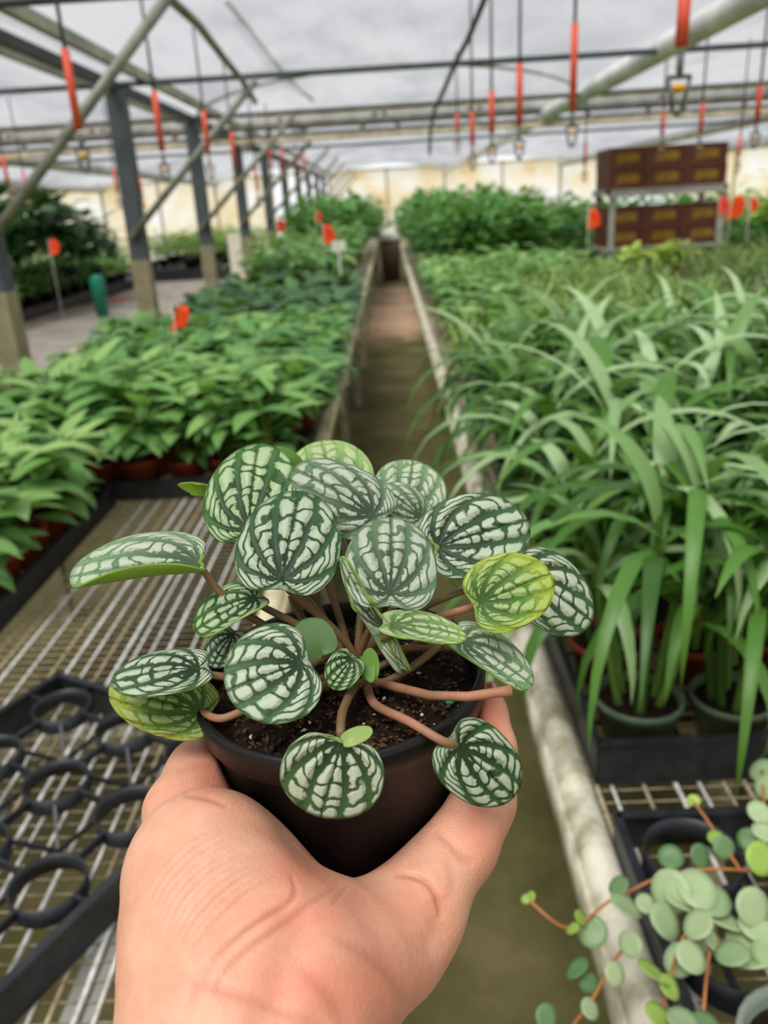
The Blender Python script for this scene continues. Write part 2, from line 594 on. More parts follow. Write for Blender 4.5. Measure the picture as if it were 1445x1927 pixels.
def copy_tree(o, loc, rz=0.0, scale=1.0, label=None, group=None):
    c = o.copy()
    COL.objects.link(c)
    c.location = loc
    c.rotation_euler = (0, 0, rz)
    c.scale = (scale,) * 3
    if label:
        c['label'] = label
    if group:
        c['group'] = group
    for ch in list(o.children):
        k = ch.copy()
        COL.objects.link(k)
        k.parent = c
        for g in list(ch.children):
            d = g.copy()
            COL.objects.link(d)
            d.parent = k
    return c


ORD = ['first', 'second', 'third', 'fourth', 'fifth', 'sixth', 'seventh', 'eighth', 'ninth', 'tenth', 'eleventh', 'twelfth',
       'thirteenth', 'fourteenth', 'fifteenth', 'sixteenth', 'seventeenth', 'eighteenth', 'nineteenth', 'twentieth']


def bez(p0, p1, p2, p3, n=10):
    out = []
    for i in range(n + 1):
        t = i / n
        out.append(p0 * (1 - t) ** 3 + 3 * p1 * t * (1 - t) ** 2 + 3 * p2 * t * t * (1 - t) + p3 * t ** 3)
    return out


# ------------------------------------------------------------------ the setting
def structure(mb, name, mats, smooth=False):
    o = build(mb, name, mats, None, smooth)
    o['kind'] = 'structure'
    return o


mb = MB()
mb.box((-24, -12, -0.1), (24, 30.5, 0.0))
structure(mb, 'floor', M['floor'])
mb = MB()
mb.box((-6.1, 6.5, 0.0), (-3.0, 26, 0.012))
structure(mb, 'trim_1', M['mat'])

# roof film: a row of shallow arched bays running down the house
mb = MB()
NB, bay = 11, 4.0
for bx in range(NB):
    xc = 0.05 + (bx - NB // 2) * bay
    prev = None
    for j in range(15):
        y = -12.15 + j * 3.05
        row = []
        for i in range(9):
            x = xc - bay / 2 + bay * i / 8
            s = (i / 8 - 0.5) * 2
            z = 2.56 + 0.34 * (1 - s * s) + 0.015 * math.sin(j * 2.1 + i)
            row.append(len(mb.v))
            mb.v.append(Vector((x, y, z)))
        if prev:
            for i in range(8):
                mb.face((prev[i], prev[i + 1], row[i + 1], row[i]))
        prev = row
structure(mb, 'ceiling', M['film'], True)

# end wall: cream film panels on a light frame, with a few openings
mb = MB()
wr = random.Random(3)
x = -22.0
while x < 22:
    w = 2.0
    if not (-5.2 < x < -3.0 or 6.8 < x < 8.9):
        mb.box((x + 0.03, 30.0, 0.0), (x + w - 0.03, 30.03, 2.75))
    x += w
structure(mb, 'wall_back', M['cream'])
mb = MB()
for i in range(23):
    X = -22 + 2 * i
    mb.box((X - 0.04, 29.9, 0), (X + 0.04, 29.98, 2.75))
for z in (0.9, 2.7):
    mb.box((-22, 29.9, z - 0.04), (22, 29.98, z + 0.04))
structure(mb, 'trim_2', M['wallframe'])
for nm, X in (('wall_left', -22.05), ('wall_right', 22.05)):
    mb = MB()
    mb.box((X - 0.03, -12, 0), (X + 0.03, 30, 2.75))
    structure(mb, nm, M['cream'])
mb = MB()
mb.box((-22, -12.05, 0), (22, -12.0, 2.75))  # unseen end wall behind the camera, added to cut low sky light
structure(mb, 'added_unseen_wall_front', M['cream'])

# gutters
GL, GR = -1.95, 2.05
mb = MB()
mb.box((GL + 0.17, -3, 2.49), (GL + 0.22, 29.9, 2.56))
mb.box((GL - 0.24, -3, 2.47), (GL - 0.20, 29.9, 2.53))
structure(mb, 'trim_3', M['gutter'])
mb = MB()
mb.box((GL - 0.03, -3, 2.43), (GL + 0.03, 29.9, 2.49))
structure(mb, 'trim_4', M['darkpipe'])
mb = MB()
mb.tube([(GR, -3, 2.50), (GR, 29.9, 2.50)], 0.085, 14)
o = structure(mb, 'trim_5', M['gutter_white'], True)
mb = MB()
mb.box((GR + 0.10, -3, 2.53), (GR + 0.14, 29.9, 2.58))
structure(mb, 'trim_6', M['gutter'])
for k, X in enumerate((-5.95, -9.95, 6.05, 10.05)):
    mb = MB()
    mb.box((X - 0.14, -3, 2.46), (X + 0.14, 29.9, 2.55))
    structure(mb, 'trim_%d' % (7 + k), M['gutter'])

# posts with a slate upper length and a weathered lower sleeve; each with a knee brace
POSTY = [4.07, 6.52, 8.95, 11.45, 13.95, 16.45, 18.95, 21.45, 23.95, 26.45]
PN = ['nearest slate grey roof post at the left edge, standing beyond the leafy bench', 'slate grey roof post behind the orange flag of the left bench']


def make_post(x, y, label):
    t = thing('support_post', (x, y, 0), label, 'post', 'roof posts along the left gutter')
    m = MB()
    m.box((-0.062, -0.062, 1.25), (0.062, 0.062, 2.42))
    build(m, 'upper_shaft', M['post_top'], t, False)
    m = MB()
    m.box((-0.066, -0.066, 0.0), (0.066, 0.066, 1.25))
    build(m, 'lower_sleeve', M['post_low'], t, False)
    m = MB()
    m.tube([(-0.02, -0.09, 1.42), (1.05, -0.09, 2.43)], 0.026, 8)
    m.tube([(-0.02, -0.09, 1.42), (-0.02, 0.0, 1.42)], 0.02, 6)
    build(m, 'knee_brace', M['pipe'], t)
    return t


for i, y in enumerate(POSTY):
    lab = PN[i] if i < 2 else 'slate grey roof post on the left gutter line, %s counted from the front' % ORD[i]
    make_post(GL, y, lab)

# tie bars across the bays at every post
for i, y in enumerate(POSTY[:5]):
    m = MB()
    m.tube([(-14, y, 2.47), (14, y, 2.47)], 0.021, 8)
    o = build(m, 'tie_bar', M['darkpipe'])
    tag(o, 'thin dark steel tie bar under the roof film, %s from the front' % ORD[i], 'roof bar', 'tie bars across the roof')

# pale lattice truss across the house
t = thing('roof_truss', (0, 11.2, 2.2), 'pale lattice roof truss spanning the whole house in mid-distance', 'truss')
m = MB()
m.box((-16, -0.04, 0.44), (16, 0.04, 0.53))
build(m, 'top_chord', M['beam_cream'], t, False)
m = MB()
m.tube([(-16, 0, 0.36), (16, 0, 0.36)], 0.055, 10)
build(m, 'grey_pipe', M['beam_grey'], t)
m = MB()
m.box((-16, -0.03, 0.16), (16, 0.03, 0.23))
build(m, 'bottom_chord', M['beam_cream'], t, False)
for k in range(27):
    x = -16 + 1.2 * k
    m = MB()
    m.bar((x, 0, 0.18), (x + 0.35, 0, 0.48), 0.035, 0.035)
    m.bar((x + 0.7, 0, 0.18), (x + 0.35, 0, 0.48), 0.035, 0.035)
    build(m, 'web_strut', M['beam_grey'], t, False)

# arched roof hoops (thin curved pipes)
hoops = [(4.07, 'first'), (8.95, 'second'), (13.95, 'third')]
for (y, o_) in hoops:
    m = MB()
    pts = [Vector((0.05 + 2 * math.sin(a), y + 0.2, 2.46 + 0.40 * math.cos(a))) for a in [R(-88 + 11 * i) for i in range(17)]]
    m.tube(pts, 0.02, 6)
    tag(build(m, 'roof_hoop', M['pipe']), 'curved grey pipe hoop under the roof film, %s from the front' % o_, 'roof hoop', 'roof hoops')

# sagging black irrigation hose along the roof and a curved pipe near the left gutter
m = MB()
pp = [at_y(915, -10, 5.0), at_y(880, 75, 5.6), at_y(858, 115, 6.2), at_y(835, 170, 6.9), at_y(818, 205, 8.0), at_y(810, 245, 9.6), at_y(808, 290, 11.0)]
m.tube(pp, 0.018, 8)
tag(build(m, 'irrigation_hose', M['blacktube']), 'wavy dark irrigation hose hanging down from the roof middle', 'hose')
m = MB()
pp = [at_y(322, 0, 4.1), at_y(372, 45, 4.6), at_y(420, 108, 5.4), at_y(455, 150, 6.3), at_y(480, 192, 7.0)]
m.tube(pp, 0.022, 8)
tag(build(m, 'roof_pipe', M['pipe']), 'curved mossy pipe running down from the top edge near the left gutter', 'pipe')
m = MB()
pp = [at_y(425, 0, 6.4), at_y(462, 45, 7.2), at_y(508, 105, 8.6), at_y(545, 150, 10.0), at_y(588, 188, 11.0)]
m.tube(pp, 0.022, 8)
tag(build(m, 'roof_pipe', M['gutter_white']), 'glinting pale pipe sloping under the roof left of centre', 'pipe')

# hanging sprinklers: tube, orange weight sleeve, grey head with a yellow nozzle
def film_z(x):
    u = ((x - 0.05 + 2) / 4.0) % 1.0
    return 2.56 + 0.34 * (1 - (2 * u - 1) ** 2)


def make_sprinkler(p_top, length, label):
    x, y, z1 = p_top
    ceil = film_z(x) + 0.01
    z0 = z1 - length
    t = thing('hanging_sprinkler', (x, y, z0), label, 'sprinkler', 'sprinklers hanging from the roof')
    m = MB()
    m.tube([(0, 0, length), (0, 0, ceil - z0)], 0.008, 6)
    build(m, 'supply_tube', M['blacktube'], t)
    m = MB()
    m.tube([(0, 0, 0), (0, 0, length)], 0.0165, 10)
    build(m, 'weight_sleeve', M['orange'], t)
    m = MB()
    m.tube([(0, 0, -0.01), (0, 0, -0.07)], 0.010, 8)
    m.tube([(-0.03, 0, -0.07), (0.03, 0, -0.07)], 0.007, 6)
    m.tube([(-0.03, 0, -0.07), (-0.012, 0, -0.15)], 0.006, 6)
    m.tube([(0.03, 0, -0.07), (0.012, 0, -0.15)], 0.006, 6)
    m.lathe([(0.003, -0.145), (0.014, -0.148), (0.012, -0.16), (0.003, -0.165)], 10, 0, (0, 0, 0), True)
    h = build(m, 'sprinkler_head', M['greyplastic'], t)
    m = MB()
    m.lathe([(0.006, -0.085), (0.02, -0.092), (0.02, -0.1), (0.006, -0.108)], 10, 0, (0, 0, 0), True)
    build(m, 'nozzle', M['yellow'], h)
    return t


SPR = [(120, 92, 150, 245, 3.6, 'sprinkler with orange sleeve hanging in front of the nearest knee brace'),
       (290, 172, 305, 285, 4.95, 'sprinkler with orange sleeve hanging right of the second roof post'),
       (383, 208, 392, 292, 6.3, 'sprinkler with orange sleeve hanging right of the third roof post'),
       (436, 248, 441, 318, 7.65, 'sprinkler with orange sleeve at the fourth roof post'),
       (480, 300, 484, 360, 9.0, 'sprinkler with orange sleeve, fifth of the left row'),
       (506, 268, 510, 318, 10.4, 'sprinkler with orange sleeve, sixth of the left row'),
       (530, 275, 532, 320, 11.8, 'sprinkler with orange sleeve, seventh of the left row'),
       (1287, -30, 1285, 88, 2.4, 'big near sprinkler with orange sleeve and yellow nozzle below the white roof pipe'),
       (1081, 44, 1078, 208, 4.3, 'long orange sleeve sprinkler in front of the white roof pipe'),
       (977, 120, 978, 238, 4.7, 'sprinkler with orange sleeve, second left of the white roof pipe'),
       (925, 170, 925, 252, 5.2, 'sprinkler with orange sleeve, third left of the white roof pipe'),
       (888, 210, 889, 274, 6.2, 'sprinkler with orange sleeve, right of the wavy hose'),
       (860, 215, 861, 252, 8.6, 'small distant sprinkler just right of the wavy hose'),
       (1247, 208, 1247, 256, 7.4, 'distant sprinkler with orange sleeve above the crate stack'),
       (1321, 193, 1319, 250, 6.8, 'distant sprinkler with orange sleeve above the right end of the crates'),
       (1429, 160, 1426, 228, 5.6, 'sprinkler with orange sleeve at the right edge, above the bench'),
       (1392, 258, 1391, 295, 9.0, 'tiny distant sprinkler right of the crate stack'),
       (1101, 268, 1101, 312, 9.5, 'tiny distant sprinkler left of the crate stack'),
       (8, 292, 12, 350, 8.0, 'distant sprinkler with orange sleeve at the left edge'),
       (45, 325, 50, 365, 10.0, 'distant sprinkler in the left bay, first past the left edge one'),
       (216, 318, 219, 365, 9.5, 'distant sprinkler in the left bay, just left of the second post'),
       (263, 330, 266, 375, 10.5, 'distant sprinkler in the left bay, just right of the second post'),
       (572, 290, 573, 325, 13.2, 'distant sprinkler among the far posts, right one of two'),
       (557, 285, 558, 322, 12.6, 'distant sprinkler among the far posts, left one of two')]
for (a, b, c, d, y, lab) in SPR:
    top, bot = at_y(a, b, y), at_y(c, d, y)
    make_sprinkler((0.5 * (top.x + bot.x), y, top.z), top.z - bot.z, lab)

# ------------------------------------------------------------------ benches
BZ = 0.75


def make_bench(name_label, x0, x1, y0, y1, rail_near_mat, seed, leg_side, board=None):
    t = thing('plant_bench', (0, 0, 0), name_label, 'bench', 'wire topped benches')
    r = random.Random(seed)
    m = MB()
    y_fine = min(y1, 5.0)
    # long wires, in unequal bunches
    x = x0 + 0.03
    i = 0
    while x < x1 - 0.02:
        m.tube([(x, y0, BZ - 0.006), (x, y1, BZ - 0.006)], 0.0028 if i % 3 else 0.0038, 5, 0 if r.random() < 0.7 else 1)
        x += r.choice((0.022, 0.034, 0.046, 0.03))
        i += 1
    y = y0
    while y < y_fine:
        m.tube([(x0, y, BZ - 0.010), (x1, y, BZ - 0.010)], 0.0015, 4, 1)
        y += 0.0254
    build(m, 'wire_mesh', [M['galv'], M['rust_wire']], t)
    if leg_side > 0:
        m = MB()
        m.box((x1 - 0.105, y0, BZ - 0.018), (x1 - 0.065, y1, BZ - 0.012))
        build(m, 'flat_strip', M['cart'], t, False)
    for X, s in ((x0, -1), (x1, 1)):
        m = MB()
        m.tube([(X, y0, BZ - 0.008), (X, y1, BZ - 0.008)], 0.024, 12)
        e_ = X + (0.026 if leg_side > 0 else -0.026) if (s > 0) == (leg_side > 0) else X
        m.box((e_ - 0.003, y0, BZ - 0.062), (e_ + 0.003, y1, BZ - 0.006))
        build(m, 'side_rail', rail_near_mat, t)
    y = y0 + 0.9
    while y < y1:
        m = MB()
        m.box((x0, y - 0.02, BZ - 0.06), (x1, y + 0.02, BZ - 0.02))
        build(m, 'cross_bearer', M['leg'], t, False)
        y += 1.8
    y = y0 + 0.9
    while y < y1:
        for X in (x0 + (0.03 if leg_side > 0 else 0.30), x1 - 0.03):
            m = MB()
            m.box((X - 0.022, y - 0.022, 0), (X + 0.022, y + 0.022, BZ - 0.02))
            build(m, 'leg', M['leg'], t, False)
        y += 1.8
    return t


make_bench('long wire topped bench left of the walkway, carrying leafy plants and the empty ring tray', -1.45, -0.297, 0.25, 27.5, M['rail_cream'], 1, 1)
make_bench('long wire topped bench right of the walkway with a chalky pipe rail', 0.232, 1.75, 0.25, 27.5, M['rail'], 2, -1)
make_bench('second wire bench on the right, under the crate cart side of the house', 2.25, 3.75, 2.5, 27.5, M['rail'], 3, -1)

# ------------------------------------------------------------------ trays
def wall_frame(m, lx, ly, h, th=0.004, lip=0.008, z0=0.0):
    """four outward-leaning tray walls with a rolled lip, lower corner at the origin"""
    e = 0.006
    for (a, b) in (((0, 0), (lx, 0)), ((lx, 0), (lx, ly)), ((lx, ly), (0, ly)), ((0, ly), (0, 0))):
        m.bar((a[0], a[1], z0 + h / 2), (b[0], b[1], z0 + h / 2), th, h)
        m.bar((a[0], a[1], z0 + h), (b[0], b[1], z0 + h), lip * 2, 0.005)


def ring(m, cx, cy, r, z0, z1, th=0.0025, n=28):
    m.lathe([(r, z0), (r, z1), (r - th, z1), (r - th, z0), (r, z0)], n, 0, (cx, cy, 0))


# empty tray of open rings, bottom left
A1 = math.atan2(0.888, 0.46)
t = thing('ring_tray', (-0.452, 0.588, BZ), 'empty black plastic carry tray of open rings lying on the left bench', 'tray', rz=A1)
LX, LY = 0.56, 0.44
t.location = Vector((-0.452, 0.588, BZ)) - Vector((math.cos(A1), math.sin(A1), 0)) * 0.085
m = MB()
wall_frame(m, LX, LY, 0.055, 0.005, 0.006)
build(m, 'rim_wall', M['tray'], t, False)
px_, py_, rr = 0.138, 0.144, 0.047
cents = [(0.082 + px_ * i, 0.072 + py_ * j) for i in range(4) for j in range(3)]
for (cx_, cy_) in cents:
    m = MB()
    ring(m, cx_, cy_, rr, 0.030, 0.055)
    build(m, 'ring', M['tray'], t)
def strut(a, b, w=0.004, h=0.012, m=None):
    m = m or MB()
    m.bar(a, b, w, h)
    return build(m, 'strut', M['tray'], t, False)


for i in range(4):
    for j in range(3):
        cx_, cy_ = 0.082 + px_ * i, 0.072 + py_ * j
        for (dx, dy, L) in ((1, 0, px_), (0, 1, py_)):
            if (dx and i == 3) or (dy and j == 2):
                continue
            strut((cx_ + dx * rr, cy_ + dy * rr, 0.048), (cx_ + dx * (L - rr), cy_ + dy * (L - rr), 0.048))
        if i < 3 and j < 2:      # star-shaped web between four rings
            ex, ey = cx_ + px_ / 2, cy_ + py_ / 2
            m = MB()
            for sx in (-1, 1):
                for sy in (-1, 1):
                    k = 1 - rr / math.hypot(px_ / 2, py_ / 2)
                    m.bar((ex, ey, 0.012), (ex + sx * px_ / 2 * k, ey + sy * py_ / 2 * k, 0.046), 0.004, 0.006)
            build(m, 'star_web', M['tray'], t, False)
for i in range(4):
    cx_ = 0.082 + px_ * i
    strut((cx_, 0, 0.048), (cx_, 0.072 - rr, 0.048))
    strut((cx_, LY, 0.048), (cx_, 0.072 + 2 * py_ + rr, 0.048))
for j in range(3):
    cy_ = 0.072 + py_ * j
    strut((0, cy_, 0.048), (0.082 - rr, cy_, 0.048))
    strut((LX, cy_, 0.048), (0.082 + 3 * px_ + rr, cy_, 0.048))
m = MB()
for (ex, ey) in ((0.082 + px_ * 1.5, 0.072 + py_ * 1.5), (0.082 + px_ * 0.5, 0.072 + py_ * 1.5)):
    m.lathe([(0.003, 0.0125), (0.026, 0.014), (0.024, 0.009), (0.003, 0.008)], 9, 0, (ex, ey, 0))
build(m, 'dusty_hub', M['tray_dusty'], t, False)


def pot_tray(x0, y0, lx, ly, label, h=0.06, notch=None, mat='tray'):
    t = thing('pot_tray', (x0, y0, BZ), label, 'tray', 'black trays of potted plants')
    m = MB()
    wall_frame(m, lx, ly, h, 0.005, 0.006)
    build(m, 'side_wall', M[mat], t, False)
    m = MB()
    for i in range(9):
        m.bar((lx * i / 8, 0, 0.003), (lx * i / 8, ly, 0.003), 0.008, 0.004)
    for i in range(7):
        m.bar((0, ly * i / 6, 0.003), (lx, ly * i / 6, 0.003), 0.008, 0.004)
    build(m, 'base_grid', M[mat], t, False)
    return t


pot_tray(-1.44, 1.42, 0.575, 0.83, 'black tray of pots at the left edge, left of the bare wires')
pot_tray(-1.44, 2.285, 0.58, 0.50, 'black tray of pots behind the left edge tray')
pot_tray(-0.86, 2.285, 0.545, 0.50, 'black tray of terracotta pots just behind the bare wires')
pot_tray(0.262, 0.94, 0.60, 0.42, 'black tray with green and terracotta pots of strap leaved plants, beside the right rail', 0.07)
pot_tray(0.262, 1.38, 0.60, 0.42, 'black tray of strap leaved plants, second along the right rail')
# bottom-right tray: round cells like the empty one
t = pot_tray(0.256, 0.30, 0.58, 0.52, 'black tray with open ring cells under the trailing round leaved plant', 0.05)
for i in range(4):
    for j in range(4):
        m = MB()
        ring(m, 0.075 + 0.145 * i, 0.065 + 0.13 * j, 0.058, 0.015, 0.05)
        build(m, 'ring', M['tray'], t)


# ------------------------------------------------------------------ background plants
def pot_profile(r, h):
    return [(r * 0.74, 0.0), (r * 0.93, h * 0.84), (r, h * 0.85), (r, h), (r * 0.94, h), (r * 0.90, h * 0.86), (r * 0.86, h * 0.80)]


def pot_parts(t, r, h, mat, saucer=False):
    m = MB()
    m.lathe(pot_profile(r, h), 20)
    m.face([k for k in range(20)][::-1])
    build(m, 'pot', M[mat], t)
    m = MB()
    m.lathe([(0.001, h * 0.83), (r * 0.5, h * 0.85), (r * 0.89, h * 0.82)], 16)
    build(m, 'soil', M['soil'], t)


def blade(m, r, base, azim, L, w, rise, droop, u, n=6, fold=0.25, oval=True, mat=0):
    """one leaf: starts at base, leans towards azim, bends over"""
    d = Vector((math.cos(azim), math.sin(azim), 0))
    side = Vector((-d.y, d.x, 0))
    pts, ws = [], []
    p = base.copy()
    ang = rise
    for i in range(n):
        s = i / (n - 1)
        pts.append(p.copy())
        ws.append(w * (math.sin(math.pi * (0.06 + 0.92 * s) ** (0.75 if oval else 0.6)) + 0.03) * (1 if s < 0.99 else 0.15))
        p += (d * math.cos(ang) + Vector((0, 0, 1)) * math.sin(ang)) * L / (n - 1)
        ang -= droop / (n - 1)
    m.strip(pts, ws, side, fold, u, mat)


def leafy_foliage(seed, h, nst, per, L, w, spread, z0):
    r = random.Random(seed)
    m, ms = MB(), MB()
    for s in range(nst):
        az = r.uniform(0, 6.28)
        lean = r.uniform(0.15, 1.0) * spread
        hh = h * r.uniform(0.65, 1.08)
        base = Vector((0.02 * math.cos(az), 0.02 * math.sin(az), z0))
        top = Vector((lean * math.cos(az), lean * math.sin(az), z0 + hh))
        mid = (base + top) / 2 - Vector((math.cos(az), math.sin(az), 0)) * lean * 0.25
        pts = [base, mid, top]
        ms.tube(pts, 0.0028, 4, 0, False, r.random())
        for k in range(per):
            f = 0.14 + 0.86 * (k + r.random() * 0.5) / per
            p = base.lerp(mid, min(1, f * 2)) if f < 0.5 else mid.lerp(top, (f - 0.5) * 2)
            a2 = az + r.uniform(-2.4, 2.4)
            q = p + Vector((math.cos(a2) * 0.03, math.sin(a2) * 0.03, 0.02))
            ms.tube([p, q], 0.0016, 3, 0, False, r.random())
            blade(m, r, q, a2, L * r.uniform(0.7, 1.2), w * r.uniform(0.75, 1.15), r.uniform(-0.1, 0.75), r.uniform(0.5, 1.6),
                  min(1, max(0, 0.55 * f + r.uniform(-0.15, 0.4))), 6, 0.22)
    return m, ms


def strap_foliage(seed, h, nst, per, L, w, z0, fold=0.3, spread=0.05, low=0.5):
    r = random.Random(seed)
    m, ms = MB(), MB()
    for s in range(nst):
        az = r.uniform(0, 6.28)
        base = Vector((spread * 0.6 * math.cos(az), spread * 0.6 * math.sin(az), z0))
        hh = h * r.uniform(0.45, 0.85)
        top = base + Vector((spread * math.cos(az), spread * math.sin(az), hh))
        ms.tube([base, base.lerp(top, 0.5), top], [0.0075, 0.006, 0.0045], 6, 0, False, r.random())
        for k in range(per):
            f = (k + 0.6) / per
            p = base.lerp(top, low + (1 - low) * f)
            a2 = az + r.uniform(-1.9, 1.9) + k * 2.4
            young = k == per - 1
            LL = L * r.uniform(0.6, 1.15) * (0.75 if young else 1)
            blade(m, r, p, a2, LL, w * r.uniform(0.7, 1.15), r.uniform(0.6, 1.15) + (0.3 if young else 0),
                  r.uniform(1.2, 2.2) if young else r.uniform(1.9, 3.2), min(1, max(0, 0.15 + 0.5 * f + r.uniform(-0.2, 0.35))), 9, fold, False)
    return m, ms


def bush_foliage(seed, rx, ry, rz, n, L, w, z0):
    r = random.Random(seed)
    m, ms = MB(), MB()
    for i in range(n):
        a = r.uniform(0, 6.28)
        cz = r.uniform(-0.55, 1)
        rad = math.sqrt(max(0, 1 - max(0, cz) ** 2)) * r.uniform(0.55, 1.0)
        lump = 1 + 0.18 * math.sin(3 * a + seed) + 0.12 * math.sin(5 * a + 2 * cz * 3)
        p = Vector((rx * rad * lump * math.cos(a), ry * rad * lump * math.sin(a), z0 + rz * (0.55 + 0.5 * cz) * lump))
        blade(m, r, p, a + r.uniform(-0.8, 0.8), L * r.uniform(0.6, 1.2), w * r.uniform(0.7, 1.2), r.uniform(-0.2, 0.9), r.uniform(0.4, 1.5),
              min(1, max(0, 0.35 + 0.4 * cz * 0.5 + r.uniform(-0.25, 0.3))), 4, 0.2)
    for k in range(4):
        a = k * 1.6 + seed
        ms.tube([Vector((0, 0, 0.0)), Vector((rx * .5 * math.cos(a), ry * .5 * math.sin(a), z0 + rz * 0.7))], 0.012, 4)
    return m, ms


HIDE_PROTO = []


class Kind:
    """a potted plant in a few variants; the first placement of each variant uses the meshes, later ones copy"""

    def __init__(self, name, cat, group, makers, pot, fmat, smat='stem'):
        self.name, self.cat, self.group, self.makers, self.pot, self.fmat, self.smat = name, cat, group, makers, pot, fmat, smat
        self.built = {}

    def place(self, v, loc, rz, sc, label, z_at_pot=True):
        v %= len(self.makers)
        if v in self.built:
            return copy_tree(self.built[v], loc, rz, sc, label)
        t = thing(self.name, loc, label, self.cat, self.group, rz)
        t.scale = (sc,) * 3
        if self.pot:
            pot_parts(t, self.pot[0], self.pot[1], self.pot[2])
        m, ms = self.makers[v]()
        build(m, 'foliage', M[self.fmat], t)
        if ms and ms.f:
            build(ms, 'stems' if False else 'stem', M[self.smat], t)
        self.built[v] = t
        return t


def mk(fn, *a):
    return lambda: fn(*a)


# left bench, near: leafy plants in terracotta pots
PZ = 0.10
leafy = Kind('leafy_potted_plant', 'potted plant', 'leafy pots on the near left bench',
             [mk(leafy_foliage, 10 + i, 0.25, 8, 5, 0.145, 0.033, 0.115, PZ * 0.83) for i in range(5)], (0.062, PZ, 'terracotta'), 'leafy_light')
leafy2 = Kind('leafy_potted_plant', 'potted plant', 'pale leafy pots behind the first tray',
              [mk(leafy_foliage, 30 + i, 0.20, 8, 5, 0.145, 0.034, 0.14, PZ * 0.83) for i in range(4)], (0.07, PZ, 'terracotta'), 'leafy')
dark = Kind('broadleaf_potted_plant', 'potted plant', 'dark broad leaved pots on the left bench',
            [mk(leafy_foliage, 50 + i, 0.20, 8, 5, 0.19, 0.050, 0.17, PZ * 0.83) for i in range(4)], (0.085, 0.12, 'greenpot'), 'leafy_dark')
pr = random.Random(5)
row = 0
# tray at the left edge
for j in range(5):
    for i in range(4):
        x, y = -1.36 + 0.14 * i, 1.51 + 0.155 * j
        leafy.place(pr.randrange(5), (x + pr.uniform(-.01, .01), y, BZ + 0.006), pr.uniform(0, 6.28), pr.uniform(0.85, 1.0),
                    'leafy plant in left edge tray, %s row, %s from the bare wires' % (ORD[j], ORD[3 - i]))
for j in range(3):
    for i in range(8):
        x, y = -1.36 + 0.137 * i, 2.37 + 0.165 * j
        leafy.place(pr.randrange(5), (x, y + pr.uniform(-.01, .01), BZ + 0.006), pr.uniform(0, 6.28), pr.uniform(0.9, 1.12),
                    'leafy plant in trays behind the bare wires, %s row, %s from walkway' % (ORD[j], ORD[7 - i]))
for j in range(9):
    for i in range(6):
        x, y = -1.36 + 0.04 * (j - 4) * -1 * (1 - i / 5) + 0.195 * i + pr.uniform(-.02, .02), 2.92 + 0.215 * j
        leafy2.place(pr.randrange(4), (x, y, BZ), pr.uniform(0, 6.28), pr.uniform(0.9, 1.15),
                     'pale leafy plant on left bench, %s row behind trays, %s from walkway' % (ORD[j], ORD[5 - i]))
for j in range(8):
    for i in range(4):
        x, y = -1.24 + 0.28 * i + pr.uniform(-.03, .03), 4.98 + 0.31 * j
        dark.place(pr.randrange(4), (x, y, BZ), pr.uniform(0, 6.28), pr.uniform(0.9, 1.1),
                   'dark broad leaved plant on left bench, %s dark row, %s from walkway' % (ORD[j], ORD[3 - i]))
mid = Kind('bushy_potted_plant', 'potted plant', 'bushy pots further down the left bench',
           [mk(leafy_foliage, 70 + i, 0.36, 8, 5, 0.15, 0.04, 0.20, 0.11) for i in range(4)], (0.09, 0.13, 'terracotta'), 'leafy')
for j in range(9):
    for i in range(3):
        x, y = -1.22 + 0.34 * i + pr.uniform(-.05, .05), 7.6 + 0.6 * j
        mid.place(pr.randrange(4), (x, y, BZ), pr.uniform(0, 6.28), pr.uniform(0.9, 1.15) + 0.02 * j,
                  'tall bushy plant down the left bench, %s tall row, %s from walkway' % (ORD[j], ORD[2 - i]))
bush = Kind('large_bush', 'bush', 'large bushes toward the end wall',
            [mk(bush_foliage, 90 + i, 0.42, 0.42, 0.55, 330, 0.16, 0.045, 0.12) for i in range(4)], (0.15, 0.2, 'blackpot' if 'blackpot' in M else 'tray'), 'bush')
for j in range(8):
    for i in range(2):
        x, y = -1.28 + 0.62 * i + pr.uniform(-.05, .05), 13.3 + 1.0 * j
        bush.place(pr.randrange(4), (x, y, BZ), pr.uniform(0, 6.28), pr.uniform(0.95, 1.15) + 0.03 * j,
                   'large bush at left bench far end, %s row, %s the walkway' % (ORD[j], 'beside' if i else 'away from'))

# ground bed on the left: low plants, then big dark plants behind
low = Kind('low_bedding_plant', 'bedding plant', 'low plants in the left ground bed',
           [mk(bush_foliage, 120 + i, 0.44, 0.44, 0.50, 330, 0.13, 0.032, 0.06) for i in range(3)], (0.14, 0.12, 'tray'), 'leafy')
mb = MB()
mb.box((-8.2, 10.0, 0.0), (-6.3, 21.0, 0.20))
o = build(mb, 'planting_bench', M['tray'], None, False)
tag(o, 'low dark bench under the low plants across the grey aisle on the left', 'bench')
for j in range(14):
    for i in range(3):
        x, y = -6.55 - 0.55 * i, 10.4 + 0.74 * j
        low.place(pr.randrange(3), (x, y, 0.21), pr.uniform(0, 6.28), pr.uniform(0.95, 1.2),
                  'low plant on dark bench across grey aisle, %s row, %s from aisle' % (ORD[j], ORD[i]))
big = Kind('broadleaf_shrub', 'shrub', 'dark broad leaved shrubs at the far left',
           [mk(bush_foliage, 140 + i, 0.7, 0.7, 0.95, 300, 0.34, 0.11, 0.3) for i in range(3)], (0.2, 0.3, 'tray'), 'leafy_dark')
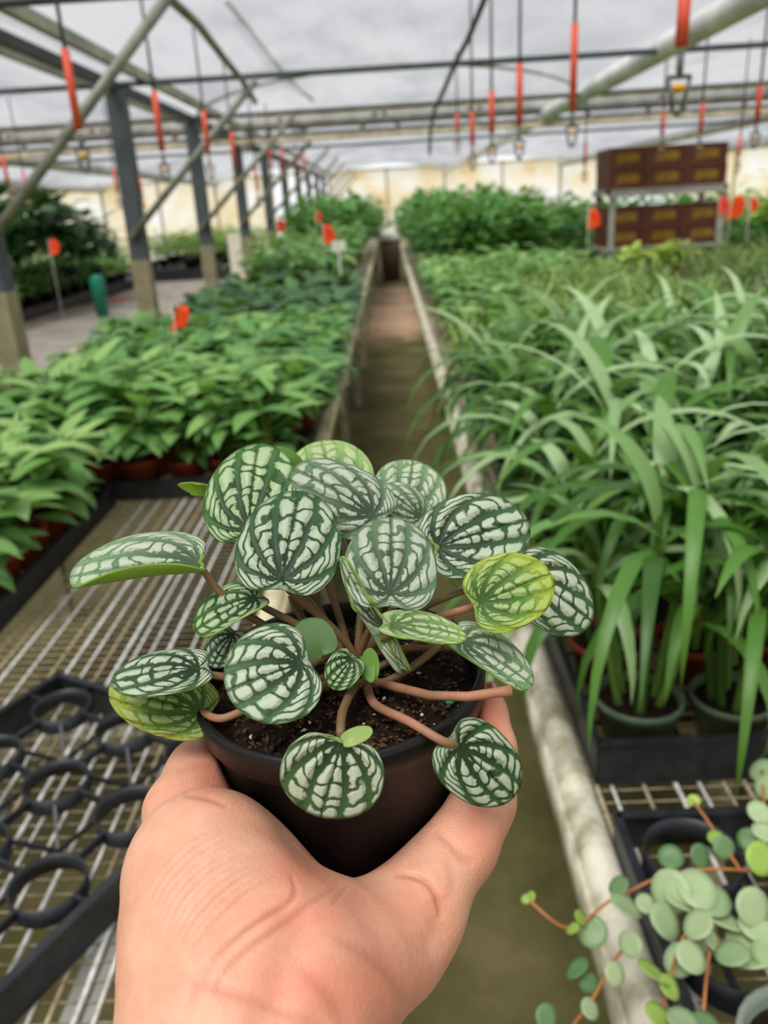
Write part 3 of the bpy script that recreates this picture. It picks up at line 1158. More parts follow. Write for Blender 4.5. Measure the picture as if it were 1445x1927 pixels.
for j, (px, sc) in enumerate(((-40, 1.15), (38, 1.2), (108, 1.0), (165, 0.7))):
    p = at_y(px, 470, 13.6 + 1.15 * j)
    big.place(j, (p.x, p.y + 0.3, 0.45), pr.uniform(0, 6.28), sc, 'big dark broad leaved shrub behind the low plants, %s from left edge' % ORD[j])
mb = MB()
mb.box((-11.2, 13.2, 0.0), (-8.4, 18.2, 0.44))
tag(build(mb, 'planting_bench', M['tray'], None, False), 'dark bench under the big shrubs at far left', 'bench')
lowy = Kind('pale_bedding_plant', 'bedding plant', 'pale plants beyond the left aisle',
            [mk(bush_foliage, 160 + i, 0.5, 0.5, 0.5, 240, 0.13, 0.03, 0.15) for i in range(3)], (0.16, 0.2, 'tray'), 'feather')
mb = MB()
mb.box((-7.0, 21.2, 0.0), (-3.6, 27.6, 0.29))
tag(build(mb, 'planting_bench', M['tray'], None, False), 'low dark bench under pale plants at the end of the grey aisle', 'bench')
for j in range(6):
    for i in range(3):
        lowy.place(pr.randrange(3), (-4.2 - 1.0 * i, 21.6 + 1.1 * j, 0.3), pr.uniform(0, 6.28), pr.uniform(1.0, 1.25),
                   'pale plant at grey aisle far end, %s row, %s from the posts' % (ORD[j], ORD[i]))

# right bench: strap leaved plants, then fine palms, leafy pots, bushes
strap_near = Kind('strap_leaf_plant', 'potted plant', 'strap leaved pots on the near right bench',
                  [mk(strap_foliage, 200 + i, 0.44, 6, 6, 0.37, 0.0148, 0.062, 0.3, 0.05, 0.66) for i in range(6)], (0.066, 0.078, 'greenpot'), 'strap')
strap_terra = Kind('strap_leaf_plant', 'potted plant', 'strap leaved pots on the near right bench',
                   [mk(strap_foliage, 220 + i, 0.44, 6, 6, 0.37, 0.0148, 0.062, 0.3, 0.05, 0.66) for i in range(4)], (0.07, 0.080, 'terracotta'), 'strap')
for j in range(2):
    for i in range(4):
        K = strap_near if j == 0 else strap_terra
        K.place(i + j, (0.345 + 0.142 * i, 1.035 + 0.175 * j, BZ + 0.006), pr.uniform(0, 6.28), pr.uniform(0.9, 1.02),
                'strap leaved plant in %s pot, %s row of front tray, %s from rail' % ('green' if j == 0 else 'terracotta', ORD[j], ORD[i]))
for j in range(2):
    for i in range(4):
        strap_terra.place(i + j + 1, (0.345 + 0.142 * i, 1.47 + 0.175 * j, BZ + 0.006), pr.uniform(0, 6.28), pr.uniform(1.0, 1.12),
                          'strap leaved plant in second tray along rail, %s row, %s from rail' % (ORD[j], ORD[i]))
for j in range(4):
    for i in range(7):
        x, y = 0.36 + 0.19 * i, 1.90 + 0.19 * j
        if y < 2.05 and False:
            continue
        strap_near.place(pr.randrange(6), (x + pr.uniform(-.03, .03), y + pr.uniform(-.03, .03), BZ), pr.uniform(0, 6.28), pr.uniform(0.9, 1.1),
                         'strap leaved plant on right bench, %s row behind trays, %s from rail' % (ORD[j], ORD[i]))
for j in range(3):
    for i in range(4):
        strap_near.place(pr.randrange(6), (0.95 + 0.19 * i, 1.2 + 0.22 * j, BZ), pr.uniform(0, 6.28), pr.uniform(0.9, 1.05),
                         'strap leaved plant beside near right tray, %s row, %s from tray' % (ORD[j], ORD[i]))
fine = Kind('fine_palm', 'potted palm', 'fine leaved palms on the right benches',
            [mk(strap_foliage, 240 + i, 0.34, 16, 6, 0.24, 0.0055, 0.1, 0.25, 0.12, 0.2) for i in range(4)], (0.09, 0.12, 'greenpot'), 'feather')
for j in range(11):
    for i in range(6):
        x, y = 0.42 + 0.24 * i, 2.70 + 0.30 * j
        if i < 2 and j > 3:
            continue
        fine.place(pr.randrange(4), (x + pr.uniform(-.04, .04), y, BZ), pr.uniform(0, 6.28), pr.uniform(0.85, 1.0),
                   'fine leaved palm on right bench, %s palm row, %s from the rail' % (ORD[j], ORD[i]))
for j in range(8):
    for i in range(5):
        x, y = 2.42 + 0.29 * i, 3.4 + 0.42 * j
        fine.place(pr.randrange(4), (x + pr.uniform(-.04, .04), y, BZ), pr.uniform(0, 6.28), pr.uniform(0.95, 1.1),
                   'fine leaved palm on second right bench, %s row, %s from its left' % (ORD[j], ORD[i]))
rleaf = Kind('leafy_potted_plant', 'potted plant', 'pale leafy pots along the right rail',
             [mk(leafy_foliage, 260 + i, 0.24, 8, 5, 0.125, 0.036, 0.14, PZ * 0.83) for i in range(4)], (0.08, PZ, 'terracotta'), 'leafy_light')
for j in range(13):
    for i in range(2 if j < 7 else 5):
        x, y = 0.42 + 0.27 * i, 3.95 + 0.36 * j
        rleaf.place(pr.randrange(4), (x + pr.uniform(-.04, .04), y, BZ), pr.uniform(0, 6.28), pr.uniform(0.95, 1.15),
                    'pale leafy plant along right rail, %s leafy row, %s from the rail' % (ORD[j], ORD[i]))
ylw = Kind('yellow_leaf_plant', 'potted plant', 'yellow leaved plants before the crate cart',
           [mk(leafy_foliage, 280 + i, 0.22, 8, 5, 0.16, 0.035, 0.16, 0.08) for i in range(3)], (0.1, 0.1, 'terracotta'), 'bush_yellow')
for i in range(5):
    p = at_y(1190 + 28 * i, 452, 6.9)
    ylw.place(i, (p.x, 6.9 + 0.05 * i, BZ + 0.08), pr.uniform(0, 6.28), 0.95, 'yellow leaved plant in front of the crate cart, %s from its left leg' % ORD[i])
for j in range(9):
    for i in range(3):
        x, y = 0.66 + 0.50 * i + pr.uniform(-.05, .05), 9.2 + 0.95 * j
        bush.place(pr.randrange(4), (x, y, BZ), pr.uniform(0, 6.28), pr.uniform(0.9, 1.1) + 0.02 * j,
                   'large bush down right bench, %s bush row, %s from the walkway' % (ORD[j], ORD[i]))
for j in range(5):
    for i in range(6):
        x, y = 2.5 + 1.05 * i, 9.9 + 1.8 * j
        bush.place(pr.randrange(4), (x + pr.uniform(-.15, .15), y, 0.55), pr.uniform(0, 6.28), pr.uniform(0.9, 1.15),
                   'green bush behind the crate cart, %s rank, %s from its left' % (ORD[j], ORD[i]))
for j in range(4):
    big_x = 4.2 + 0.9 * j
    K = Kind('yellow_shrub', 'shrub', 'yellow green shrubs at the right edge', [mk(bush_foliage, 300 + j, 0.5, 0.5, 0.5, 200, 0.14, 0.035, 0.1)], (0.12, 0.15, 'tray'), 'bush_yellow')
    K.place(0, (big_x, 9.0 + 0.3 * j, 0.95), 0.5 * j, 1.0, 'yellow green shrub right of the crate cart, %s from it' % ORD[j])


# ------------------------------------------------------------------ small things among the plants
def flag(px, py, y, label, size=0.09, mat='flag', rz=0.3, lean=0.15, foot=0.79):
    p = at_y(px, py, y)
    t = thing('marker_flag', p, label, 'flag', 'orange marker flags', rz)
    m = MB()
    m.tube([(0, 0, foot - p.z), (0, 0, size * 0.55)], 0.0025, 5)
    build(m, 'stake', M['white'], t)
    m = MB()
    w, h = size * 0.62, size
    pts = [(0, 0, -h * .5), (w * .5, 0.010, -h * 0.42), (w, 0.0, -h * .30), (w * .96, -.008, h * .15), (w * .55, 0.006, h * 0.5), (0.0, 0, h * 0.46)]
    b = [Vector((x + lean * z, yy, z)) for x, yy, z in pts]
    m.v += b + [p_ + Vector((0, 0.0015, 0)) for p_ in b]
    n = len(b)
    m.face(range(n))
    m.face([n + k for k in range(n)][::-1])
    for k in range(n):
        m.face((k, (k + 1) % n, n + (k + 1) % n, n + k))
    build(m, 'flag_sheet', M[mat], t, False)
    return t


flag(326, 600, 3.6, 'big orange marker flag among the pale leafy plants of the left bench', 0.11, 'flag', 0.2, 0.5)
flag(608, 442, 7.4, 'orange marker flag above the bushy plants left of the walkway', 0.17, 'flag', 0.1, -0.05)
flag(594, 409, 10.5, 'small coral flag left of the walkway, in front of the far posts', 0.13, 'flag_red')
flag(521, 426, 9.3, 'coral marker flag beside the black bag', 0.15, 'flag_red')
flag(93, 466, 10.2, 'orange flag before the big dark shrub at far left', 0.19, 'flag', foot=0.012)
flag(1107, 413, 6.9, 'orange marker flag left of the crate cart', 0.16, 'flag', 0.0, 0.0)
flag(1352, 388, 8.0, 'coral marker flag at the right leg of the crate cart', 0.17, 'flag_red', 0.1, 0.0)
flag(1374, 392, 6.8, 'tall orange flag right of the crate cart', 0.19, 'flag', 0.1, 0.35)
flag(1411, 385, 7.5, 'small orange flag furthest right, by the yellow shrub', 0.12, 'flag', 0.1, 0.0)
m = MB()
p = at_z(222, 566, 0.0)
m.box((p.x - 0.18, p.y - 0.25, 0.014), (p.x + 0.16, p.y + 0.2, 0.02))
tag(build(m, 'fallen_flag', M['flag_red'], None, False), 'coral plastic flag lying flat on the grey ground mat', 'flag')
# pale kerb board and other bits on the left
m = MB()
m.bar(at_z(134, 668, 0.06), at_z(300, 590, 0.06), 0.12, 0.08)
tag(build(m, 'kerb_board', M['board'], None, False), 'pale board lying along the edge of the grey ground mat', 'board')
m = MB()
m.lathe([(0.001, 0), (0.17, 0), (0.21, 0.07), (0.18, 0.22), (0.10, 0.30), (0.05, 0.36), (0.001, 0.35)], 14, 0, (at_y(528, 458, 9.9).x, 9.9, BZ))
o = build(m, 'black_bag', M['blackbag'])
tag(o, 'slumped black plastic bag beside the far posts', 'bag')
p = at_y(172, 470, 14.0)
m = MB()
m.lathe([(0.001, -0.36), (0.10, -0.36), (0.13, 0.26), (0.07, 0.34), (0.001, 0.34)], 12, 0, (p.x, 14.0, 0.37))
tag(build(m, 'watering_jug', M['teal']), 'small teal plastic jug on the plants at far left', 'jug')
p = at_y(444, 462, 13.0)
m = MB()
m.box((p.x - 0.12, 13.0, 0.0), (p.x + 0.12, 13.2, p.z + 0.17))
tag(build(m, 'paper_sack', M['white'], None, False), 'small white sack standing beside the third roof post', 'sack')
for (px, py, y, lab, sz) in ((637, 463, 6.6, 'white plant label standing in the bushy plants left of the walkway', 0.055),
                             (640, 716, 2.95, 'white plant label at the walkway end of the left bench plants', 0.03)):
    p = at_y(px, py, y)
    m = MB()
    m.box((p.x - sz, y - 0.001, p.z - sz * 0.7), (p.x + sz, y + 0.001, p.z + sz * 0.7))
    m.box((p.x - sz * 0.15, y - 0.001, p.z - sz * 4), (p.x + sz * 0.15, y + 0.001, p.z - sz * 0.7))
    tag(build(m, 'plant_label', M['white'], None, False), lab, 'plant label', 'white plant labels')

# bin at the end of the walkway
t = thing('lidded_bin', (0.0, 18.0, 0), 'brown bin with a white lid standing at the far end of the walkway', 'bin')
m = MB()
m.lathe([(0.001, 0), (0.19, 0), (0.24, 0.84), (0.22, 0.84), (0.001, 0.82)], 20)
build(m, 'bin_body', M['bin'], t)
m = MB()
m.lathe([(0.25, 0.84), (0.26, 0.90), (0.22, 0.98), (0.12, 1.04), (0.001, 1.06)], 20)
build(m, 'lid', M['white'], t)

# crate cart
CYY = 8.0
pl, prt = at_y(1143, 358, CYY), at_y(1371, 346, CYY)
ct = thing('crate_cart', (pl.x, CYY, 0), 'pale steel rack carrying brown crates behind the right bench', 'cart')
W = prt.x - pl.x
zt = pl.z
m = MB()
m.box((0, 0, zt - 0.07), (W, 0.03, zt))
m.box((0, 0.57, zt - 0.045), (W, 0.60, zt))
m.box((0, 0, zt - 0.045), (0.03, 0.6, zt))
m.box((W - 0.03, 0, zt - 0.045), (W, 0.6, zt))
m.box((0, 0, zt - 0.02), (W, 0.6, zt - 0.012))
build(m, 'top_frame', M['cart'], ct, False)
for (x, y) in ((0.03, 0.02), (W - 0.06, 0.02), (0.03, 0.55), (W - 0.06, 0.55)):
    m = MB()
    m.box((x, y, 0), (x + 0.055, y + 0.04, zt - 0.045))
    build(m, 'leg', M['cart'], ct, False)
m = MB()
m.box((0, 0.0, 1.02), (W, 0.6, 1.05))
build(m, 'lower_shelf', M['cart'], ct, False)


def make_crate(loc, w, d, h, rz, label):
    t = thing('plastic_crate', loc, label, 'crate', 'brown plastic crates', rz)
    m = MB()
    th = 0.012
    m.box((0, 0, 0), (w, d, th))
    for (a, b) in (((0, 0), (w, th)), ((0, d - th), (w, d)), ((0, 0), (th, d)), ((w - th, 0), (w, d))):
        m.box((a[0], a[1], th), (b[0], b[1], h))
    m.box((-0.008, -0.008, h - 0.02), (w + 0.008, 0.0, h))
    m.box((-0.008, -0.008, 0.0), (w + 0.008, 0.0, 0.018))
    m.box((-0.008, -0.008, 0.018), (0.012, 0.0, h - 0.02))
    m.box((w - 0.012, -0.008, 0.018), (w + 0.008, 0.0, h - 0.02))
    build(m, 'crate_body', M['crate'], t, False)
    m = MB()
    m.box((w * 0.2, -0.0012, h * 0.28), (w * 0.80, 0.0, h * 0.72))
    build(m, 'side_label', M['crate_label'], t, False)
    return t


cw, chh = 0.345, 0.178
nms = ['left', 'middle', 'right']
for i in range(3):
    for j in range(2):
        make_crate((pl.x + 0.02 + (cw + 0.018) * i, CYY + 0.03 + 0.02 * j, zt + 0.001 + (chh + 0.001) * j), cw, 0.5, chh, 0.0,
                   'brown crate with yellow label on the cart, %s stack, %s one' % (nms[i], 'upper' if j else 'lower'))
for i in range(3):
    for j in range(2):
        make_crate((pl.x + 0.02 + (cw + 0.018) * i, CYY + 0.03, 1.051 + (chh + 0.001) * j), cw, 0.5, chh, 0.0,
                   'brown crate on the lower shelf of the cart, %s stack, %s one' % (nms[i], 'upper' if j else 'lower'))

# ------------------------------------------------------------------ trailing round-leaved plant, bottom right
def coin_leaf(m, c, r, nrm, u, mat=0, n=14, squash=0.92, rot=0.0):
    nrm = nrm.normalized()
    s = nrm.cross(Vector((0.3, 1, 0.2))).normalized()
    t = nrm.cross(s)
    ca, sa = math.cos(rot), math.sin(rot)
    b = len(m.v)
    for layer in (0, 1):
        off = nrm * (-0.0011 * layer)
        m.v.append(c + off - nrm * r * 0.10)
        for ringk, f in ((0, 0.6), (1, 1.0)):
            for k in range(n):
                a = 2 * math.pi * k / n
                x, y = f * r * math.cos(a), f * r * squash * math.sin(a)
                x, y = x * ca - y * sa, x * sa + y * ca
                m.v.append(c + off * (1 if f < 1 else 0.4) + s * x + t * y + nrm * (r * 0.10 * (f * f - 1)) - nrm * (0.12 * r * (x / r) ** 2))
    L = 1 + 2 * n
    for layer in (0, 1):
        o = b + layer * L
        for k in range(n):
            k2 = (k + 1) % n
            tri = (o, o + 1 + k, o + 1 + k2)
            qd = (o + 1 + k, o + 1 + n + k, o + 1 + n + k2, o + 1 + k2)
            m.face(tri if layer == 0 else tri[::-1], mat, [(u, 0.5)] * 3)
            m.face(qd if layer == 0 else qd[::-1], mat, [(u, 0.9)] * 4)
    for k in range(n):
        k2 = (k + 1) % n
        m.face((b + 1 + n + k, b + L + 1 + n + k, b + L + 1 + n + k2, b + 1 + n + k2), mat, [(u, 0.9)] * 4)


tpos = Vector((0.335, 0.475, BZ + 0.006))
tt = thing('trailing_plant', tpos, 'trailing plant with round sage leaves on orange stems in a grey green pot, bottom right', 'trailing plant')
m = MB()
m.lathe(pot_profile(0.066, 0.095), 28)
build(m, 'pot', M['greypot'], tt)
m = MB()
m.lathe([(0.001, 0.078), (0.03, 0.082), (0.059, 0.076)], 20)
build(m, 'soil', M['soil'], tt)
cr_ = random.Random(21)
coins = [(1163, 1666, 20, 1, .87), (1180, 1702, 32, 0, .88), (1185, 1776, 24, 0, .86), (1114, 1753, 27, 0, .84), (1094, 1726, 15, 2, .85), (1077, 1746, 15, 2, .85),
         (1084, 1820, 24, 1, .82), (1108, 1850, 17, 1, .81), (1158, 1833, 20, 0, .83), (1111, 1897, 20, 0, .81), (1030, 1914, 22, 1, .80),
         (1262, 1612, 22, 1, .88), (1262, 1676, 36, 0, .90), (1312, 1672, 38, 0, .905), (1343, 1694, 34, 0, .90), (1255, 1733, 36, 0, .895), (1311, 1738, 32, 0, .91),
         (1363, 1728, 34, 0, .89), (1343, 1768, 25, 0, .89), (1376, 1792, 33, 0, .90), (1302, 1800, 33, 0, .90), (1278, 1806, 30, 0, .885), (1232, 1827, 34, 2, .905),
         (1262, 1857, 26, 2, .90), (1245, 1914, 33, 2, .90), (1284, 1916, 29, 0, .905), (1420, 1709, 35, 0, .90), (1425, 1742, 33, 0, .89), (1413, 1803, 34, 0, .89),
         (1443, 1797, 28, 0, .90), (1432, 1615, 30, 2, .91), (1410, 1582, 22, 1, .89), (1363, 1595, 20, 1, .89), (1319, 1612, 22, 1, .88), (1434, 1448, 24, 0, .90),
         (1442, 1481, 22, 0, .90), (1430, 1528, 24, 0, .90), (1442, 1565, 26, 0, .90), (1349, 1577, 16, 2, .89), (1305, 1506, 12, 2, .90), (1298, 1509, 9, 2, .90),
         (997, 1688, 11, 2, .85), (990, 1692, 9, 2, .85), (1284, 1690, 34, 0, .895), (1400, 1765, 30, 0, .88), (1215, 1700, 18, 0, .875), (1330, 1925, 26, 1, .88)]
ms, my, stm = MB(), MB(), MB()
for (x, y, r, ty, z) in coins:
    p = at_z(x, y, z)
    D = (p - CAMPOS).dot(cf)
    nrm = Vector((cr_.uniform(-.9, .9), cr_.uniform(-1.1, 0.4), 1))
    coin_leaf(my if ty == 2 else ms, p - tpos, r / FPX * D * 1.08, nrm, (0.75 if ty == 0 else 0.1 if ty == 1 else 0.5) + cr_.uniform(-.2, .2), 0, 16, cr_.uniform(0.85, 1.0), cr_.uniform(0, 3))
build(ms, 'foliage', M['coin'], tt)
build(my, 'young_foliage', M['coin_young'], tt)
for pl_ in ([(997, 1695, .85), (1030, 1725, .845), (1062, 1745, .84), (1095, 1738, .845), (1140, 1700, .86), (1195, 1672, .872), (1250, 1648, .885), (1330, 1636, .895), (1420, 1640, .89), (1470, 1655, .86)],
            [(1305, 1508, .90), (1335, 1550, .89), (1362, 1592, .885), (1395, 1640, .88)], [(1312, 1740, .90), (1285, 1765, .895), (1265, 1825, .89), (1245, 1905, .88)],
            [(1343, 1768, .885), (1332, 1810, .88), (1322, 1925, .85)], [(1195, 1760, .865), (1150, 1815, .83), (1115, 1880, .81), (1070, 1940, .79)],
            [(1312, 1690, .895), (1312, 1740, .895), (1343, 1770, .885), (1400, 1790, .88)], [(1434, 1450, .90), (1438, 1530, .895), (1440, 1640, .885)]):
    pts = [at_z(*q) - tpos for q in pl_]
    # follow a smooth curve through the points
    sm = []
    for i in range(len(pts) - 1):
        a, b_, c, d = pts[max(0, i - 1)], pts[i], pts[i + 1], pts[min(len(pts) - 1, i + 2)]
        for k in range(4):
            s = k / 4
            sm.append(0.5 * ((2 * b_) + (c - a) * s + (2 * a - 5 * b_ + 4 * c - d) * s * s + (3 * b_ - a - 3 * c + d) * s ** 3))
    sm.append(pts[-1])
    stm.tube(sm, 0.0017, 6)
build(stm, 'stem', M['vine'], tt)

# ------------------------------------------------------------------ the peperomia in its black pot
PR, PH, PB = 0.0505, 0.085, 0.0355
RIMC = view_point(638, 1255, 0.276)
AX = Matrix.Rotation(R(-2.4), 3, cf) @ Vector((0, 0, 1))
if AX.dot(cr) > Vector((0, 0, 1)).dot(cr):
    AX = Matrix.Rotation(R(2.4), 3, cf) @ Vector((0, 0, 1))
AXX = AX.cross(Vector((0, 1, 0))).normalized()
AXY = AX.cross(AXX)
BASE = RIMC - AX * PH
PM = Matrix(((AXX.x, AXY.x, AX.x, 0), (AXX.y, AXY.y, AX.y, 0), (AXX.z, AXY.z, AX.z, 0), (0, 0, 0, 1)))   # pot frame, relative to BASE
hero = thing('potted_peperomia', BASE, 'silver and green striped peperomia in a black pot, held up in the hand', 'potted plant')


def potted(mb, name, mat, parent=hero, smooth=True):
    mb.v = [PM @ Vector(v) for v in mb.v]
    return build(mb, name, mat, parent, smooth)


m = MB()
prof = [(0.001, 0.0), (PB - 0.004, 0.0), (PB - 0.001, 0.001), (PB, 0.004), (PR - 0.0038, PH - 0.0125), (PR - 0.0030, PH - 0.0115), (PR - 0.0012, PH - 0.0105),
        (PR - 0.0002, PH - 0.002), (PR - 0.0008, PH - 0.0004), (PR - 0.0018, PH), (PR - 0.0028, PH - 0.0006), (PR - 0.0034, PH - 0.003), (PR - 0.0052, PH - 0.02), (PB, 0.03)]
m.lathe(prof, 96)
pot_o = potted(m, 'pot', M['pot'])
# soil with chips of bark and perlite
SZ = PH - 0.009
m = MB()
nr, na = 26, 80
for i in range(nr + 1):
    rr_ = (PR - 0.0046) * i / nr
    for k in range(na):
        a = 2 * math.pi * k / na
        x, y = rr_ * math.cos(a), rr_ * math.sin(a)
        h = 0.0022 * mnoise.noise(Vector((x * 160, y * 160, 1))) + 0.0016 * mnoise.noise(Vector((x * 420, y * 420, 5))) + 0.004 * (1 - (i / nr) ** 2) - 0.001
        m.v.append(Vector((x, y, SZ + h)))
for i in range(nr):
    for k in range(na):
        k2 = (k + 1) % na
        m.face((i * na + k, i * na + k2, (i + 1) * na + k2, (i + 1) * na + k))
soil_o = potted(m, 'soil', M['soil'])
hr = random.Random(4)


def chip(m, x, y, z, s, r):
    b = len(m.v)
    Mx = Matrix.Rotation(r.uniform(0, 6.28), 3, 'Z') @ Matrix.Rotation(r.uniform(-.7, .7), 3, 'X') @ Matrix.Rotation(r.uniform(-.7, .7), 3, 'Y')
    ax = (s * r.uniform(0.7, 1.5), s * r.uniform(0.4, 0.9), s * r.uniform(0.3, 0.6))
    for dx, dy, dz in ((1, 0, 0), (-1, 0, 0), (0, 1, 0), (0, -1, 0), (0, 0, 1), (0, 0, -1)):
        m.v.append(Vector((x, y, z)) + Mx @ Vector((dx * ax[0] * r.uniform(.7, 1.2), dy * ax[1] * r.uniform(.7, 1.2), dz * ax[2])))
    for q in ((0, 2, 4), (2, 1, 4), (1, 3, 4), (3, 0, 4), (2, 0, 5), (1, 2, 5), (3, 1, 5), (0, 3, 5)):
        m.face([b + i for i in q])


mc, mp_ = MB(), MB()
for i in range(1100):
    a, rad = hr.uniform(0, 6.28), (PR - 0.007) * math.sqrt(hr.random())
    x, y = rad * math.cos(a), rad * math.sin(a)
    z = SZ + 0.004 * (1 - (rad / PR) ** 2) + 0.0004
    chip(mp_ if hr.random() < 0.035 else mc, x, y, z, hr.uniform(0.0004, 0.0015), hr)
tag(potted(mc, 'bark_chips', M['bark'], soil_o, False), kind='stuff')
tag(potted(mp_, 'perlite', M['perlite'], soil_o, False), kind='stuff')
m = MB()
pq = view_point(845, 1299, 0.262) - BASE
pq = PM.inverted() @ pq
m.lathe([(0.0005, -0.001), (0.0016, -0.0006), (0.0017, 0.0008), (0.0006, 0.0014)], 10, 0, (pq.x, pq.y, SZ + 0.0015), True)
potted(m, 'fertiliser_pellet', M['pellet'], soil_o)


def leaf_mesh(A, T, hw, n, foldp=0.0, foldn=0.0, cup=0.10, droop=0.10, quilt=0.022, notch=0.10, a0=0.2, wave=0.0, seed=0, tipp=0.05):
    x = (T - A)
    L1 = x.length
    x.normalize()
    n = (n - x * n.dot(x)).normalized()
    s = n.cross(x)
    L = L1 / (1 - a0)
    c, h = (L1 - a0 * L) / 2, L / 2
    nq, nt = 72, 20
    m = MB()
    for i in range(nq + 1):
        q = -1 + 2 * i / nq
        be = math.copysign(abs(q) ** 1.5, q) * math.pi
        cb, sb = math.cos(be), math.sin(be)
        ec, es = math.copysign(abs(cb) ** 0.90, cb), math.copysign(abs(sb) ** 0.90, sb)
        ox = c + h * ec + 0.4 * tipp * L * max(0, cb) ** 10 + notch * L * max(0, -cb) ** 14
        oy = hw * es * (1 - 0.04 * cb) * (1 + 0.02 * math.sin(3 * be + seed))
        O = Vector((ox, oy))
        ang = 0.72 * abs(sb) * (1 if q >= 0 else -1)
        Cc = O * 0.52
        Cc = Vector((Cc.x * math.cos(ang) - Cc.y * math.sin(ang), Cc.x * math.sin(ang) + Cc.y * math.cos(ang)))
        for j in range(nt + 1):
            t = j / nt
            p = 2 * Cc * t * (1 - t) + O * t * t
            rx, ry = p.x / L, p.y / hw
            z = cup * L * (abs(ry) ** 2 * 0.5 + 0.0)
            z -= droop * L * (max(0, rx) ** 2 + 0.35 * ry * ry)
            z -= 0.035 * L * math.exp(-((p.length / (0.16 * L)) ** 2))
            k = abs(q) * 4.3
            z += quilt * L * (math.sin(math.pi * (k % 1)) ** 0.8) * min(1, t * 1.6) * (1 - t ** 4)
            z += wave * L * math.sin(be * 3 + seed) * t ** 3
            y = p.y
            f = foldp if y > 0 else foldn
            if f:
                ay = abs(y)
                y0 = 0.12 * hw
                if ay > y0:
                    # roll the half blade up about a line parallel to the midrib
                    rad = (hw / max(0.05, f)) if f > 0 else 1e9
                    th = (ay - y0) / rad
                    yy = y0 + rad * math.sin(th)
                    z += rad * (1 - math.cos(th))
                    y = math.copysign(yy, y)
            m.v.append(A + x * p.x + s * y + n * z)
    W_ = nt + 1
    for i in range(nq):
        for j in range(nt):
            a = i * W_ + j
            uv = [((i) / nq, j / nt), ((i + 1) / nq, j / nt), ((i + 1) / nq, (j + 1) / nt), (i / nq, (j + 1) / nt)]
            m.face((a, a + 1, a + W_ + 1, a + W_), 0, [uv[0], uv[3], uv[2], uv[1]])
    return m, x, n


CROWN = [view_point(676, 1262, 0.279), view_point(700, 1255, 0.283), view_point(655, 1268, 0.276), view_point(690, 1285, 0.272)]


def hero_leaf(a, t, w, n, mat, under='under', crown=0, pet='petiole', prad=0.0013, label=None, via=None, **kw):
    A, T = view_point(*a), view_point(*t)
    D = a[2]
    nn = view_dir(*n)
    m, x, nw = leaf_mesh(A, T, w / FPX * D, nn, seed=a[0] * 0.37, **kw)
    m.v = [v - BASE for v in m.v]
    o = build(m, 'leaf', [M[mat], M[under]], hero)
    md = o.modifiers.new('thickness', 'SOLIDIFY')
    md.thickness = 0.0007
    md.offset = -1
    md.material_offset = 1
    md.material_offset_rim = 1
    if label:
        o['label'] = label
    if pet:
        C = CROWN[crown]
        Lr = (A - C).length
        if via:
            mids = [view_point(*v) for v in via]
            pts = [C] + mids + [A - nw * 0.0034]
            sm = []
            for i in range(len(pts) - 1):
                p0, p1, p2, p3 = pts[max(0, i - 1)], pts[i], pts[i + 1], pts[min(len(pts) - 1, i + 2)]
                for k in range(6):
                    s = k / 6
                    sm.append(0.5 * ((2 * p1) + (p2 - p0) * s + (2 * p0 - 5 * p1 + 4 * p2 - p3) * s * s + (3 * p1 - p0 - 3 * p2 + p3) * s ** 3))
            sm.append(pts[-1])
        else:
            sm = bez(C, C + AX * Lr * 0.35, A - nw * Lr * 0.30 - x * Lr * 0.05, A - nw * 0.0034, 12)
        pm = MB()
        pm.tube([p - BASE for p in sm], [prad * (1.15 - 0.25 * i / (len(sm) - 1)) for i in range(len(sm))], 10)
        build(pm, 'petiole', M[pet], o)
    return o


# upper back leaves
hero_leaf((632, 935, .318), (606, 826, .330), 82, (0.05, .55, .83), 'pep_pale', 'under_pale', 1, label='pale lime leaf at the top of the plant', cup=.12)
hero_leaf((765, 958, .312), (778, 864, .322), 70, (0.1, .55, .83), 'pep_lite', 'under_pale', 1, cup=.16, quilt=.03)
hero_leaf((792, 972, .306), (722, 915, .306), 36, (-.2, .5, .85), 'pep_lite', 'under_pale', 1, pet=None, cup=.1)
hero_leaf((466, 992, .292), (482, 832, .306), 92, (-.12, .30, .94), 'pep_green', 'under', 2, label='dark green leaf with silver columns, upper left', foldn=.25, cup=.05)
hero_leaf((702, 966, .290), (556, 872, .294), 74, (.22, .32, .92), 'pep_grey', 'under', 0, cup=.02, droop=.2, foldp=-.0, foldn=.0)
hero_leaf((826, 1026, .292), (992, 975, .296), 84, (-.05, .38, .92), 'pep', 'under', 1, cup=.10, quilt=.03, notch=.16)
hero_leaf((402, 926, .306), (342, 917, .303), 13, (0.0, -.5, .85), 'under', 'under', 2, pet=None, quilt=0, tipp=.25)
hero_leaf((560, 880, .312), (512, 846, .310), 20, (0.0, .2, .98), 'plain_green', 'under', 2, pet=None, quilt=0)
# centre
hero_leaf((530, 1086, .262), (562, 917, .276), 101, (-.03, .33, .94), 'pep_dark', 'under', 0, label='round dark leaf with silver bars in the centre left', cup=.04, droop=.16)
hero_leaf((736, 1112, .258), (738, 968, .272), 90, (.08, .40, .91), 'pep_grey', 'under', 0, cup=.06, droop=.14, quilt=.035, a0=.24)
hero_leaf((716, 1188, .258), (638, 1056, .256), 30, (-.62, -.05, .6), 'pep_lite', 'under', 3, pet=None, cup=.1, quilt=.01, a0=.42, foldn=.5)
hero_leaf((738, 1172, .252), (876, 1190, .250), 40, (.05, .80, .60), 'pep_pale', 'under', 1, quilt=.03, cup=.1, foldn=.1)
